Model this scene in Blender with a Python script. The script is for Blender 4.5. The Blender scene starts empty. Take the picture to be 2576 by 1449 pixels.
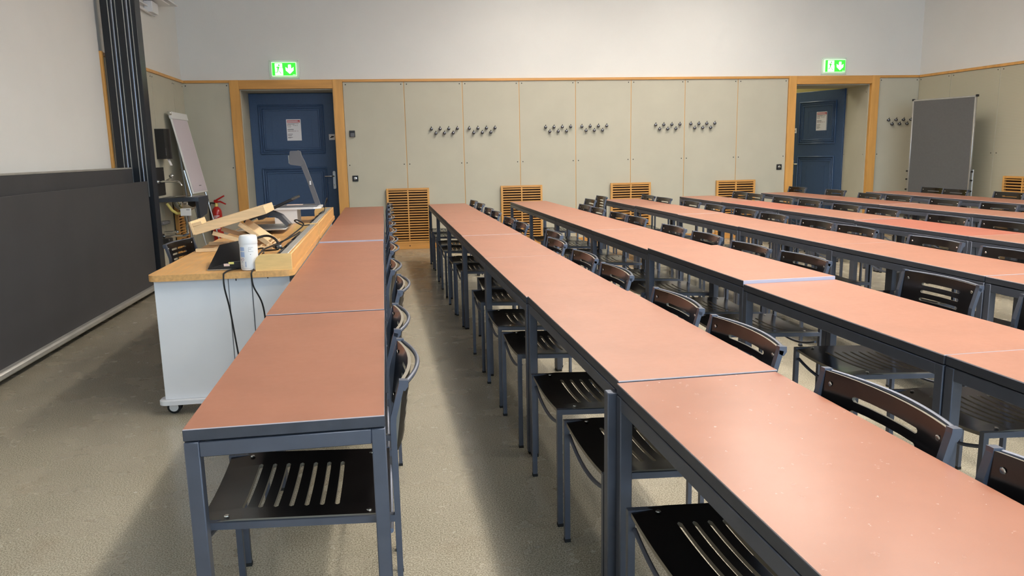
import bpy, bmesh, math, random
from mathutils import Vector, Matrix
random.seed(7)
PI = math.pi
S = bpy.context.scene
COL = S.collection
R = math.radians

# ------------------------------------------------------------------ camera
CAM_F, CAM_YAW, CAM_PITCH, CAM_ROLL, CAM_H = 1916.297, 0.1244061, 0.1753612, -0.0197496, 1.36981
def make_camera():
    cy, sy, cp, sp = math.cos(CAM_YAW), math.sin(CAM_YAW), math.cos(CAM_PITCH), math.sin(CAM_PITCH)
    f = Vector((sy*cp, cy*cp, -sp)); r = Vector((cy, -sy, 0)); u = r.cross(f)
    cr, sr = math.cos(CAM_ROLL), math.sin(CAM_ROLL)
    r2 = r*cr + u*sr; u2 = -r*sr + u*cr
    cd = bpy.data.cameras.new('camera'); cd.sensor_fit = 'HORIZONTAL'; cd.sensor_width = 36
    cd.lens = CAM_F*36/2576; cd.clip_start = 0.05; cd.clip_end = 200
    co = bpy.data.objects.new('camera', cd); COL.objects.link(co)
    m = Matrix((( r2.x, u2.x, -f.x, 0), (r2.y, u2.y, -f.y, 0), (r2.z, u2.z, -f.z, CAM_H), (0, 0, 0, 1)))
    co.matrix_world = m; S.camera = co
make_camera()

# --------------------------------------------------------------- materials
def lin(c):
    return tuple((v/255/12.92 if v/255 <= .04045 else ((v/255+.055)/1.055)**2.4) for v in c) + (1,)
def mat(name, rgb, rough=.5, metal=0, spec=.5, var=0, vscale=8, stretch=(1, 1, 1), bump=0, bscale=60, emit=0, coat=0, rvar=0):
    m = bpy.data.materials.new(name); m.use_nodes = True
    nt = m.node_tree; b = nt.nodes['Principled BSDF']; N = nt.nodes.new; L = nt.links.new
    c = lin(rgb)
    b.inputs['Base Color'].default_value = c; b.inputs['Roughness'].default_value = rough
    b.inputs['Metallic'].default_value = metal; b.inputs['Specular IOR Level'].default_value = spec
    b.inputs['Coat Weight'].default_value = coat; b.inputs['Coat Roughness'].default_value = .15
    if emit:
        b.inputs['Emission Color'].default_value = c; b.inputs['Emission Strength'].default_value = emit
    if var or bump or rvar:
        tc = N('ShaderNodeTexCoord'); mp = N('ShaderNodeMapping'); mp.inputs['Scale'].default_value = stretch
        L(tc.outputs['Object'], mp.inputs['Vector'])
    if var or rvar:
        n = N('ShaderNodeTexNoise'); n.inputs['Scale'].default_value = vscale; n.inputs['Detail'].default_value = 6
        L(mp.outputs[0], n.inputs['Vector'])
    if var:
        r = N('ShaderNodeValToRGB')
        r.color_ramp.elements[0].position = .3; r.color_ramp.elements[1].position = .7
        r.color_ramp.elements[0].color = tuple(x*(1-var) for x in c[:3]) + (1,)
        r.color_ramp.elements[1].color = tuple(min(1, x*(1+var)) for x in c[:3]) + (1,)
        L(n.outputs['Fac'], r.inputs[0]); L(r.outputs[0], b.inputs['Base Color'])
    if rvar:
        mr = N('ShaderNodeMapRange'); mr.inputs['To Min'].default_value = rough-rvar; mr.inputs['To Max'].default_value = rough+rvar
        mr.inputs['From Min'].default_value = .3; mr.inputs['From Max'].default_value = .7
        L(n.outputs['Fac'], mr.inputs['Value']); L(mr.outputs[0], b.inputs['Roughness'])
    if bump:
        n2 = N('ShaderNodeTexNoise'); n2.inputs['Scale'].default_value = bscale; n2.inputs['Detail'].default_value = 3
        L(mp.outputs[0], n2.inputs['Vector'])
        bp = N('ShaderNodeBump'); bp.inputs['Strength'].default_value = bump; bp.inputs['Distance'].default_value = .004
        L(n2.outputs['Fac'], bp.inputs['Height']); L(bp.outputs[0], b.inputs['Normal'])
    return m

M = {}
M['plaster'] = mat('white_plaster', (224, 223, 219), .9, spec=.2, var=.015, vscale=2, bump=.25, bscale=180)
M['panel'] = mat('grey_green_wall_panel', (187, 183, 166), .7, spec=.3, var=.03, vscale=3, bump=.12, bscale=350)
M['wood'] = mat('beech_trim', (212, 158, 86), .42, var=.12, vscale=5, stretch=(3, 3, .35), bump=.05, bscale=90)
M['wood_h'] = mat('beech_trim_level', (205, 150, 80), .42, var=.12, vscale=5, stretch=(.35, 3, 3), bump=.05, bscale=90)
M['desk_wood'] = mat('beech_worktop', (208, 160, 100), .4, var=.16, vscale=7, stretch=(9, .7, 9), rvar=.08)
M['pale_wood'] = mat('pale_birch', (226, 196, 152), .5, var=.1, vscale=7, stretch=(1, 8, 10))
M['box_wood'] = mat('maple_veneer', (226, 190, 126), .42, var=.08, vscale=6, stretch=(2, 1, 14))
M['lam_side'] = mat('laminate_cut_edge', (196, 182, 182), .5)  # pale cut edge, lightened further to carry the edge highlight at table joints
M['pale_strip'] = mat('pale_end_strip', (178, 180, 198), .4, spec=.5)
M['trough_wood'] = mat('trough_beech', (212, 162, 96), .42, var=.1, vscale=6, stretch=(4, .5, 6))
M['blue'] = mat('blue_door_paint', (60, 84, 118), .42, var=.05, vscale=30, bump=.1, bscale=250)
M['steel_dark'] = mat('slate_grey_tube', (92, 97, 110), .42, metal=.55, spec=.6, var=.08, vscale=14)
M['edge'] = mat('slate_edge_band', (72, 75, 84), .45, metal=.4, spec=.6, var=.12, vscale=25, stretch=(1, .3, 1))
M['ply'] = mat('black_lacquered_ply', (20, 16, 15), .22, spec=.45, coat=.15, var=.2, vscale=5, rvar=.06)
M['ply_edge'] = mat('ply_edge', (120, 112, 98), .5)
M['screw'] = mat('bright_screw', (225, 222, 215), .25, metal=1)
M['rubber'] = mat('black_rubber', (22, 22, 23), .7)
M['black'] = mat('black_plastic', (26, 26, 28), .4)
M['grey_plastic'] = mat('grey_plastic', (98, 98, 102), .45)
M['white_paint'] = mat('white_desk_panel', (222, 224, 228), .5, var=.015, vscale=6)
M['white'] = mat('white_plastic', (232, 232, 232), .4)
M['paper'] = mat('white_paper', (236, 234, 236), .8)
M['chart_paper'] = mat('lavender_chart_paper', (208, 198, 206), .8)
M['chrome'] = mat('chrome', (215, 215, 215), .12, metal=1)
M['alu'] = mat('brushed_aluminium', (190, 190, 188), .35, metal=.85, var=.06, vscale=20)
M['alu_dull'] = mat('dull_aluminium_ledge', (176, 174, 168), .45, metal=.5, var=.1, vscale=6)
M['board'] = mat('chalkboard', (64, 63, 65), .62, var=.07, vscale=2.5, spec=.35)
M['pylon'] = mat('black_pylon', (28, 32, 38), .35, spec=.5)
M['felt'] = mat('grey_felt', (98, 97, 96), .95, spec=.1, var=.04, vscale=40)
M['red'] = mat('red_enamel', (176, 30, 26), .3, coat=.3)
M['rose'] = mat('red_print', (190, 78, 84), .7)
M['ink'] = mat('grey_print', (120, 118, 122), .8)
M['pinkink'] = mat('purple_print', (140, 84, 100), .8)
M['black_ink'] = mat('black_print', (40, 40, 42), .8)
M['blue_ink'] = mat('pale_blue_print', (166, 186, 220), .6)
M['barcode'] = mat('barcode_blue', (110, 130, 175), .6)
M['yellow'] = mat('yellow_hose', (226, 208, 120), .5)
M['sticker_y'] = mat('yellow_sticker', (236, 226, 130), .6)
M['sticker_p'] = mat('pink_sticker', (238, 210, 196), .6)
M['slatdark'] = mat('grille_void', (62, 40, 28), .9)
M['sink_top'] = mat('dark_slate_counter', (52, 58, 68), .35)
M['glass_black'] = mat('black_glass', (18, 18, 20), .12, coat=.5)
M['green'] = mat('exit_green', (62, 226, 60), .5, emit=.9)
M['sign_white'] = mat('exit_white', (250, 252, 248), .5, emit=1.15)
M['sign_lit'] = mat('exit_lit_edge', (205, 255, 200), .5, emit=1.0)
M['clear'] = mat('frosted_plate', (214, 222, 212), .35, spec=.5)
M['corridor'] = mat('corridor_wall', (196, 186, 130), .9)

def floor_mat():
    m = mat('cast_floor', (150, 142, 124), .3, spec=.45)
    nt = m.node_tree; b = nt.nodes['Principled BSDF']; N = nt.nodes.new; L = nt.links.new
    tc = N('ShaderNodeTexCoord')
    def noise(s, d=4):
        n = N('ShaderNodeTexNoise'); n.inputs['Scale'].default_value = s; n.inputs['Detail'].default_value = d
        L(tc.outputs['Object'], n.inputs['Vector']); return n
    def ramp(src, p0, c0, p1, c1):
        r = N('ShaderNodeValToRGB'); e = r.color_ramp.elements
        e[0].position, e[1].position = p0, p1; e[0].color = lin(c0); e[1].color = lin(c1); L(src, r.inputs[0]); return r
    def mix(fac, a, bb, mode='MIX'):
        x = N('ShaderNodeMix'); x.data_type = 'RGBA'; x.blend_type = mode
        if isinstance(fac, float): x.inputs[0].default_value = fac
        else: L(fac, x.inputs[0])
        L(a, x.inputs[6]); L(bb, x.inputs[7]); return x.outputs[2]
    base = ramp(noise(1.6, 5).outputs[0], .35, (146, 138, 119), .65, (162, 153, 134))
    speck = ramp(noise(190, 3).outputs[0], .38, (104, 96, 80), .62, (196, 188, 168))
    c = mix(.6, base.outputs[0], speck.outputs[0])
    stain = N('ShaderNodeMapRange'); stain.inputs['From Min'].default_value = .60; stain.inputs['From Max'].default_value = .85
    L(noise(3.1, 6).outputs[0], stain.inputs['Value'])
    br = N('ShaderNodeRGB'); br.outputs[0].default_value = lin((120, 92, 62))
    st = N('ShaderNodeMath'); st.operation = 'MULTIPLY'; st.inputs[1].default_value = .3; L(stain.outputs[0], st.inputs[0])
    c = mix(st.outputs[0], c, br.outputs[0]); L(c, b.inputs['Base Color'])
    mr = N('ShaderNodeMapRange'); mr.inputs['From Min'].default_value = .35; mr.inputs['From Max'].default_value = .65
    mr.inputs['To Min'].default_value = .19; mr.inputs['To Max'].default_value = .30
    L(noise(5, 5).outputs[0], mr.inputs['Value']); L(mr.outputs[0], b.inputs['Roughness'])
    bp = N('ShaderNodeBump'); bp.inputs['Strength'].default_value = .04; bp.inputs['Distance'].default_value = .002
    L(noise(220, 2).outputs[0], bp.inputs['Height']); L(bp.outputs[0], b.inputs['Normal'])
    return m
M['floor'] = floor_mat()

def laminate_mat(name, rgb, wear=0.0, r0=.39, r1=.44):
    m = mat(name, rgb, .42, spec=.5)
    nt = m.node_tree; b = nt.nodes['Principled BSDF']; N = nt.nodes.new; L = nt.links.new
    tc = N('ShaderNodeTexCoord')
    n = N('ShaderNodeTexNoise'); n.inputs['Scale'].default_value = 5; n.inputs['Detail'].default_value = 5; L(tc.outputs['Object'], n.inputs['Vector'])
    r = N('ShaderNodeValToRGB'); e = r.color_ramp.elements; e[0].position, e[1].position = .3, .72
    nr = N('ShaderNodeTexNoise'); nr.inputs['Scale'].default_value = 38; nr.inputs['Detail'].default_value = 5; nr.inputs['Roughness'].default_value = .6; L(tc.outputs['Object'], nr.inputs['Vector'])
    c = lin(rgb); e[0].color = tuple(x*.93 for x in c[:3])+(1,); e[1].color = tuple(x*1.05 for x in c[:3])+(1,)
    L(n.outputs[0], r.inputs[0]); L(r.outputs[0], b.inputs['Base Color'])
    mr = N('ShaderNodeMapRange'); mr.inputs['From Min'].default_value = .2; mr.inputs['From Max'].default_value = .8
    mr.inputs['To Min'].default_value = r0; mr.inputs['To Max'].default_value = r1; L(nr.outputs[0], mr.inputs['Value'])
    L(mr.outputs[0], b.inputs['Roughness'])
    n2 = N('ShaderNodeTexNoise'); n2.inputs['Scale'].default_value = 400; L(tc.outputs['Object'], n2.inputs['Vector'])
    bp = N('ShaderNodeBump'); bp.inputs['Strength'].default_value = .06; bp.inputs['Distance'].default_value = .001
    L(n2.outputs[0], bp.inputs['Height']); L(bp.outputs[0], b.inputs['Normal'])
    return m
M['lam'] = laminate_mat('terracotta_laminate', (157, 107, 86))
M['lam_red'] = laminate_mat('redder_laminate', (163, 95, 76))
M['lam_brown'] = laminate_mat('browner_laminate', (147, 95, 75))
M['lam_worn'] = laminate_mat('worn_terracotta_laminate', (158, 107, 86), r0=.25, r1=.28)

def perforated_mat():
    m = mat('perforated_panel', (186, 180, 158), .75, spec=.3)
    nt = m.node_tree; b = nt.nodes['Principled BSDF']; N = nt.nodes.new; L = nt.links.new
    tc = N('ShaderNodeTexCoord'); w = N('ShaderNodeTexWave'); w.wave_type = 'BANDS'; w.bands_direction = 'Z'
    w.inputs['Scale'].default_value = 16; w.inputs['Distortion'].default_value = 0; L(tc.outputs['Object'], w.inputs[0])
    r = N('ShaderNodeValToRGB'); e = r.color_ramp.elements; e[0].position = .0; e[1].position = .3
    e[0].color = lin((170, 164, 142)); e[1].color = lin((184, 178, 156)); L(w.outputs[0], r.inputs[0]); L(r.outputs[0], b.inputs['Base Color'])
    return m
M['perf'] = perforated_mat()

# ---------------------------------------------------------------- geometry
class MB:
    """collects shapes and links them as ONE mesh object"""
    def __init__(s): s.v, s.f, s.m = [], [], []
    def add(s, vs, fs, mi=0, T=None):
        o = len(s.v)
        for p in vs:
            p = Vector(p); s.v.append(T @ p if T is not None else p)
        for f in fs: s.f.append(tuple(o+i for i in f)); s.m.append(mi)
        return s
    def box(s, x0, x1, y0, y1, z0, z1, mi=0, bev=0, T=None):
        if bev <= 0:
            vs = [(x, y, z) for z in (z0, z1) for y in (y0, y1) for x in (x0, x1)]
            return s.add(vs, [(0, 2, 3, 1), (4, 5, 7, 6), (0, 1, 5, 4), (2, 6, 7, 3), (0, 4, 6, 2), (1, 3, 7, 5)], mi, T)
        vs, ix = [], {}
        for sx in (0, 1):
            for sy in (0, 1):
                for sz in (0, 1):
                    X, Y, Z = (x0, x1)[sx], (y0, y1)[sy], (z0, z1)[sz]
                    dx, dy, dz = (bev, -bev)[sx], (bev, -bev)[sy], (bev, -bev)[sz]
                    for a, p in (('x', (X, Y+dy, Z+dz)), ('y', (X+dx, Y, Z+dz)), ('z', (X+dx, Y+dy, Z))):
                        ix[a, sx, sy, sz] = len(vs); vs.append(p)
        fs = []
        for k in (0, 1):
            fs.append([ix['x', k, a, b] for a, b in ((0, 0), (1, 0), (1, 1), (0, 1))])
            fs.append([ix['y', a, k, b] for a, b in ((0, 0), (1, 0), (1, 1), (0, 1))])
            fs.append([ix['z', a, b, k] for a, b in ((0, 0), (1, 0), (1, 1), (0, 1))])
            for l in (0, 1):
                fs.append([ix['x', k, l, 0], ix['x', k, l, 1], ix['y', k, l, 1], ix['y', k, l, 0]])
                fs.append([ix['x', k, 0, l], ix['x', k, 1, l], ix['z', k, 1, l], ix['z', k, 0, l]])
                fs.append([ix['y', 0, k, l], ix['y', 1, k, l], ix['z', 1, k, l], ix['z', 0, k, l]])
                for q in (0, 1): fs.append([ix['x', k, l, q], ix['y', k, l, q], ix['z', k, l, q]])
        return s.add(vs, fs, mi, T)
    def tube(s, pts, r, n=8, mi=0, T=None, rx=None, up=None, cap=True):
        """sweep a circle (or a rectangle r x rx when rx is given) along a polyline"""
        P = [Vector(p) for p in pts]; vs = []; k = len(P)
        up = Vector(up) if up else None
        t0 = (P[1]-P[0]).normalized()
        a = up if up else (Vector((0, 0, 1)) if abs(t0.z) < .9 else Vector((1, 0, 0)))
        a = (a - t0*a.dot(t0)).normalized()
        for i in range(k):
            t = ((P[min(i+1, k-1)]-P[i]).normalized() + (P[i]-P[max(i-1, 0)]).normalized()).normalized() if 0 < i < k-1 else ((P[1]-P[0]) if i == 0 else (P[-1]-P[-2])).normalized()
            a = (a - t*a.dot(t)).normalized(); b = t.cross(a)
            rr = r[i] if isinstance(r, (list, tuple)) else r
            if rx is None:
                for j in range(n): vs.append(P[i] + (a*math.cos(2*PI*j/n) + b*math.sin(2*PI*j/n))*rr)
            else:
                for ca, cb in ((1, 1), (-1, 1), (-1, -1), (1, -1)): vs.append(P[i] + a*ca*rr + b*cb*rx)
        if rx is not None: n = 4
        fs = [(i*n+j, i*n+(j+1) % n, (i+1)*n+(j+1) % n, (i+1)*n+j) for i in range(k-1) for j in range(n)]
        if cap: fs += [tuple(range(n))[::-1], tuple((k-1)*n+j for j in range(n))]
        return s.add(vs, fs, mi, T)
    def prism(s, poly, z0, z1, mi=0, T=None, side=None):
        n = len(poly)
        vs = [(x, y, z0) for x, y in poly] + [(x, y, z1) for x, y in poly]
        s.add(vs, [tuple(range(n))[::-1], tuple(range(n, 2*n))], mi, T)
        return s.add(vs, [(i, (i+1) % n, n+(i+1) % n, n+i) for i in range(n)], mi if side is None else side, T)
    def lathe(s, prof, n=20, mi=0, T=None):
        vs = [(r*math.cos(2*PI*j/n), r*math.sin(2*PI*j/n), z) for r, z in prof for j in range(n)]
        k = len(prof)
        fs = [(i*n+j, i*n+(j+1) % n, (i+1)*n+(j+1) % n, (i+1)*n+j) for i in range(k-1) for j in range(n)]
        if prof[0][0] > 1e-6: fs.append(tuple(range(n))[::-1])
        if prof[-1][0] > 1e-6: fs.append(tuple((k-1)*n+j for j in range(n)))
        return s.add(vs, fs, mi, T)
    def sheet(s, us, vs_, solid, P, nrm, t, mi=0, me=0, off=None):
        """curved board with real cut-outs: a grid whose open cells are left out"""
        nu, nv = len(us), len(vs_); top, bot = {}, {}
        V, F, G = [], [], []
        def node(d, i, j, sgn):
            if (i, j) not in d:
                u, v = us[i], vs_[j]
                if off and (i, j) in off: u += off[i, j]
                p = Vector(P(u, v)) + Vector(nrm(u, v))*(t/2*sgn)
                d[i, j] = len(V); V.append(p)
            return d[i, j]
        for i in range(nu-1):
            for j in range(nv-1):
                if not solid(i, j): continue
                q = [(i, j), (i+1, j), (i+1, j+1), (i, j+1)]
                F.append([node(top, *k, 1) for k in q]); G.append(mi)
                F.append([node(bot, *k, -1) for k in q[::-1]]); G.append(mi)
                for (a, b), (ni, nj) in (((q[0], q[1]), (i, j-1)), ((q[1], q[2]), (i+1, j)), ((q[2], q[3]), (i, j+1)), ((q[3], q[0]), (i-1, j))):
                    if not (0 <= ni < nu-1 and 0 <= nj < nv-1 and solid(ni, nj)):
                        F.append([node(top, *a, 1), node(bot, *a, -1), node(bot, *b, -1), node(top, *b, 1)]); G.append(me)
        o = len(s.v); s.v += V
        for f, g in zip(F, G): s.f.append(tuple(o+i for i in f)); s.m.append(g)
        return s
    def build(s, name, mats, parent=None, loc=None, rotz=0, smooth=True, angle=38):
        me = bpy.data.meshes.new(name); me.from_pydata([tuple(p) for p in s.v], [], s.f)
        for m in (mats if isinstance(mats, (list, tuple)) else [mats]): me.materials.append(M[m])
        me.polygons.foreach_set('material_index', s.m)
        bm = bmesh.new(); bm.from_mesh(me); bmesh.ops.recalc_face_normals(bm, faces=bm.faces); bm.to_mesh(me); bm.free()
        if smooth:
            me.polygons.foreach_set('use_smooth', [True]*len(me.polygons)); me.set_sharp_from_angle(angle=R(angle))
        o = bpy.data.objects.new(name, me); COL.objects.link(o)
        if parent: o.parent = parent
        if loc is not None: o.location = loc
        if rotz: o.rotation_euler = (0, 0, rotz)
        return o

def RZ(a, loc=(0, 0, 0)): return Matrix.Translation(loc) @ Matrix.Rotation(a, 4, 'Z')
def tag(o, label, cat, group=None):
    o['label'] = label; o['category'] = cat
    if group: o['group'] = group
    return o
def thing(name, label, cat, loc=(0, 0, 0), rotz=0, group=None):
    o = bpy.data.objects.new(name, None); COL.objects.link(o); o.empty_display_size = .1
    o.location = loc; o.rotation_euler = (0, 0, rotz)
    return tag(o, label, cat, group)
def struct(o): o['kind'] = 'structure'; return o
def dup(root, loc, rotz, label, group=None):
    r = root.copy(); COL.objects.link(r); r.location = loc; r.rotation_euler = (0, 0, rotz); r['label'] = label
    if group: r['group'] = group
    for ch in list(root.children):
        c = ch.copy(); COL.objects.link(c); c.parent = r
        for g in list(ch.children):
            d = g.copy(); COL.objects.link(d); d.parent = c
    return r
def text_mesh(mb, body, size, T, mi=0, align='LEFT'):
    cu = bpy.data.curves.new('t', 'FONT'); cu.body = body; cu.size = size; cu.align_x = align; cu.resolution_u = 2; cu.extrude = .0002
    o = bpy.data.objects.new('t', cu); COL.objects.link(o)
    me = o.to_mesh()
    mb.add([v.co.copy() for v in me.vertices], [tuple(p.vertices) for p in me.polygons], mi, T)
    o.to_mesh_clear(); bpy.data.objects.remove(o); bpy.data.curves.remove(cu)
ORD = ['', 'first', 'second', 'third', 'fourth', 'fifth', 'sixth', 'seventh', 'eighth', 'ninth', 'tenth', 'eleventh', 'twelfth', 'thirteenth', 'fourteenth', 'fifteenth', 'sixteenth']
FACE_Y = Matrix.Rotation(R(90), 4, 'X')       # text plane XY -> XZ, facing -Y

# ----------------------------------------------------------------- setting
YW, ZT, ZC, YF = 11.37, 2.442, 4.55, -3.2           # back wall, trim height, ceiling, wall behind the viewer
def lw(y): return -3.0925 - (y-9.6565)*0.02347      # left wall line
def rw(y): return 7.901 - (y-11.37)*0.1070          # right wall line
LA, RA = R(1.345), R(6.107)
D1, D2 = (-2.366, -1.081), (5.854, 7.087)           # door openings in the back wall
ZO = 2.318

def quad_wall(name, mats, boxes):
    mb = MB()
    for b in boxes: mb.box(*b)
    return struct(mb.build(name, mats))
fl = MB(); fl.add([(lw(YF), YF, 0), (rw(YF), YF, 0), (rw(YW), YW, 0), (lw(YW), YW, 0), (lw(YF), YF, -.1), (rw(YF), YF, -.1), (rw(YW), YW, -.1), (lw(YW), YW, -.1)],
       [(0, 1, 2, 3), (7, 6, 5, 4), (0, 4, 5, 1), (1, 5, 6, 2), (2, 6, 7, 3), (3, 7, 4, 0)])
for d in (D1, D2): fl.box(d[0]-.1, d[1]+.1, YW, YW+3.3 if d is D2 else YW+.6, -.1, 0)
struct(fl.build('floor', 'floor'))
cl = MB(); cl.box(lw(YF)-.6, rw(YF)+.3, YF-.2, YW+.9, ZC, ZC+.1); struct(cl.build('ceiling', 'plaster'))
wb = MB(); TH = .75
wb.box(lw(YW)-.5, D1[0], YW, YW+TH, 0, ZC); wb.box(D1[1], D2[0], YW, YW+TH, 0, ZC); wb.box(D2[1], rw(YW)+.6, YW, YW+TH, 0, ZC)
wb.box(*D1, YW, YW+TH, ZO, ZC); wb.box(*D2, YW, YW+TH, ZO, ZC)
wall_back = struct(wb.build('wall_back', 'plaster'))
def skew_wall(name, fx, y0, y1, sgn, m='plaster'):
    t = .25*sgn; mb = MB()
    mb.add([(fx(y0), y0, 0), (fx(y1), y1, 0), (fx(y1), y1, ZC), (fx(y0), y0, ZC), (fx(y0)+t, y0, 0), (fx(y1)+t, y1, 0), (fx(y1)+t, y1, ZC), (fx(y0)+t, y0, ZC)],
           [(0, 1, 2, 3), (4, 7, 6, 5), (0, 3, 7, 4), (1, 5, 6, 2), (2, 6, 7, 3), (0, 4, 5, 1)])
    return struct(mb.build(name, m))
wall_left = skew_wall('wall_left', lw, YF, YW, -1)
wall_right = skew_wall('wall_right', rw, YF, YW, 1)

# wainscot of grey-green panels with dark screws on the back wall
SE = [-.086, .751, 1.581, 2.421, 3.264, 4.099, 4.929]
ZP = 2.405; PT = .018
def panel(x0, x1, z0, z1, parent, screws=True, name='wall_panel', y=YW, rows=(.04, None)):
    mb = MB(); g = .0045
    mb.box(x0+g, x1-g, y-PT, y, z0, z1, 0, .0015)
    if screws:
        for z in (z1-.035, 1.24, z0+.06):
            for x in (x0+.04, x1-.04):
                if z0 < z < z1: mb.lathe([(.008, 0), (.007, .003), (.0001, .0035)], 10, 1, Matrix.Translation((x, y-PT, z)) @ Matrix.Rotation(R(90), 4, 'X'))
    return mb.build(name, ['panel', 'rubber'], parent)
edges = [-.946]+SE+[5.734]
for a, b in zip(edges[:-1], edges[1:]): panel(a, b, .0, ZP, wall_back)
panel(lw(YW)+.012, -2.49, 0, ZP, wall_back); panel(7.21, rw(YW)-.012, 0, ZP, wall_back)
gb = MB()      # beech strip behind the panel joints
for x in SE: gb.box(x-.007, x+.007, YW-.012, YW-.001, 0, ZP)
gb.build('joint_strip', 'wood', wall_back)

# beech rail above the panels, door casings, baseboards
tr = MB()
tr.box(lw(YW)+.02, -2.49, YW-.035, YW, ZP, ZT, 0, .003); tr.box(-.946, 5.734, YW-.035, YW, ZP, ZT, 0, .003); tr.box(7.21, rw(YW)-.03, YW-.035, YW, ZP, ZT, 0, .003)
struct(tr.build('trim_1', 'wood_h'))
def casing(n, o0, i0, i1, o1):
    mb = MB()
    mb.box(o0, i0, YW-.045, YW+.02, 0, ZT, 0, .003); mb.box(i1, o1, YW-.045, YW+.02, 0, ZT, 0, .003)
    mb.box(i0, i1, YW-.043, YW+.02, ZO, ZT-.001, 1, .003)
    return struct(mb.build('trim_%d' % n, ['wood', 'wood_h']))
casing(2, -2.49, D1[0]+.003, D1[1]-.003, -.946); casing(3, 5.734, D2[0]+.003, D2[1]-.003, 7.21)
bb = MB()
for a, b in ((lw(YW)+.03, -2.49), (-.946, 5.734), (7.21, rw(YW)-.03)): bb.box(a, b, YW-.034, YW-PT, 0, .085, 0, .003)
struct(bb.build('baseboard_back', 'wood_h'))
# reveals of the two openings (grey-green boards)
def reveal(n, x0, x1, depth):
    mb = MB(); y1 = YW+depth
    mb.box(x0-.001, x0+.014, YW+.021, y1, 0, ZO); mb.box(x1-.014, x1+.001, YW+.021, y1, 0, ZO); mb.box(x0+.014, x1-.014, YW+.021, y1, ZO-.014, ZO+.001)
    for z in (2.2, 1.24, .3):
        for yy in (YW+.08, y1-.06):
            mb.lathe([(.007, 0), (.0001, .003)], 8, 1, Matrix.Translation((x1-.014, yy, z)) @ Matrix.Rotation(R(-90), 4, 'Y'))
    return struct(mb.build('trim_%d' % n, ['panel', 'rubber']))
reveal(4, *D1, .50); reveal(5, *D2, .68)

# ---- blue panelled doors
def panel_door(name, w, h, hinge_right, pan):
    """local: x 0..w, front face at y=0 (towards -y), z 0..h"""
    mb = MB(); mb.box(0, w, 0, .05, 0.005, h, 0, .003)
    x0, x1 = pan
    for z0, z1 in ((1.43, 2.123), (.16, 1.206)):
        for k, (o, d, r) in enumerate(((0, .030, .012), (.034, .020, .010), (.062, .016, .012))):
            a, b, c, e = x0+o, x1-o, z0+o, z1-o
            for p, q in (((a, c), (b, c)), ((a, e), (b, e)), ((a, c), (a, e)), ((b, c), (b, e))):
                hz = abs(p[0]-q[0]) > abs(p[1]-q[1])
                if hz: mb.box(p[0]-r, q[0]+r, -d*.75, 0, p[1]-r, p[1]+r, 0, d*.3)
                else: mb.box(p[0]-r, p[0]+r, -d*.75+.0004, 0, p[1]-r+.0002, q[1]+r-.0002, 0, d*.3)
        a, b, c, e = x0+.17, x1-.17, z0+.15, z1-.15
        for p in ((a, b, c, c+.006), (a, b, e-.006, e), (a, a+.006, c, e), (b-.006, b, c, e)): mb.box(p[0], p[1], -.003, 0, p[2], p[3])
    d = struct(mb.build(name, 'blue'))
    hx = w-.055
    pl = MB()
    pl.prism([(hx-.02+.02*0, .89)] + [(hx-.02, .905), (hx-.02, 1.14), (hx-.012, 1.153), (hx+.012, 1.153), (hx+.02, 1.14), (hx+.02, .905), (hx+.012, .89), (hx-.012, .89)], 0, .008, 0, FACE_Y)
    pl.tube([(hx, -.006, .945), (hx, -.016, .945)], .013, 12, 1); pl.box(hx-.003, hx+.003, -.018, -.01, .935, .958, 2)
    pl.build('lock_plate', ['alu', 'chrome', 'black'], d)
    hd = MB(); hd.tube([(hx, -.004, 1.08), (hx, -.05, 1.08), (hx-.015, -.058, 1.08), (hx-.07, -.06, 1.08), (hx-.135, -.056, 1.08)], [.010, .010, .0105, .011, .009], 10, 0)
    hd.build('door_handle', ['chrome'], d)
    st = MB(); st.box(w-.10, w-.012, -.0015, 0, 1.615, 1.70, 0)
    T = Matrix.Translation((w-.056, -.002, 1.66))
    st.prism([(-.03, -.008), (-.012, .002), (-.006, .014), (.03, .010), (.03, -.004), (.004, -.012), (-.02, -.016)], 0, .0006, 1, T @ FACE_Y)
    st.build('pictogram_sticker', ['paper', 'black_ink'], d)
    return d
door_1 = panel_door('door_1', 1.222, 2.30, True, (.134, 1.0535)); door_1.location = (-2.352, YW+.5, 0)
HG = Vector((7.045, 12.0, 0)); door_2 = panel_door('door_2', 1.02, 2.30, False, (.15, .86))
# second door stands open into the corridor: its hinge side is the local x=0 edge mirrored, so build mirrored mesh
for ch in [door_2]+list(door_2.children):
    me = ch.data
    for v in me.vertices: v.co.x = 1.02-v.co.x
    me.flip_normals()
# mirrored leaf: local x=0 is the handle side now; local x=1.14 is the hinge
ang = R(-66); door_2.rotation_euler = (0, 0, ang)
door_2.location = HG - Matrix.Rotation(ang, 3, 'Z') @ Vector((1.02, 0, 0))
co = MB(); co.box(4.5, 9.0, 14.6, 14.75, 0, 3.4); co.box(4.35, 4.5, YW+TH, 14.75, 0, 3.4); co.box(9, 9.15, YW+TH, 14.75, 0, 3.4); co.box(4.35, 9.15, YW+TH, 14.75, 3.4, 3.5); co.box(4.35, 9.15, YW+TH, 14.75, -.12, -.02)
co.box(D1[0]-.1, D1[1]+.1, YW+TH-.05, YW+TH+.1, 0, ZO+.1)  # added unseen block behind the left door, stops outside light leaking in
struct(co.build('wall_corridor', 'corridor'))

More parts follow.
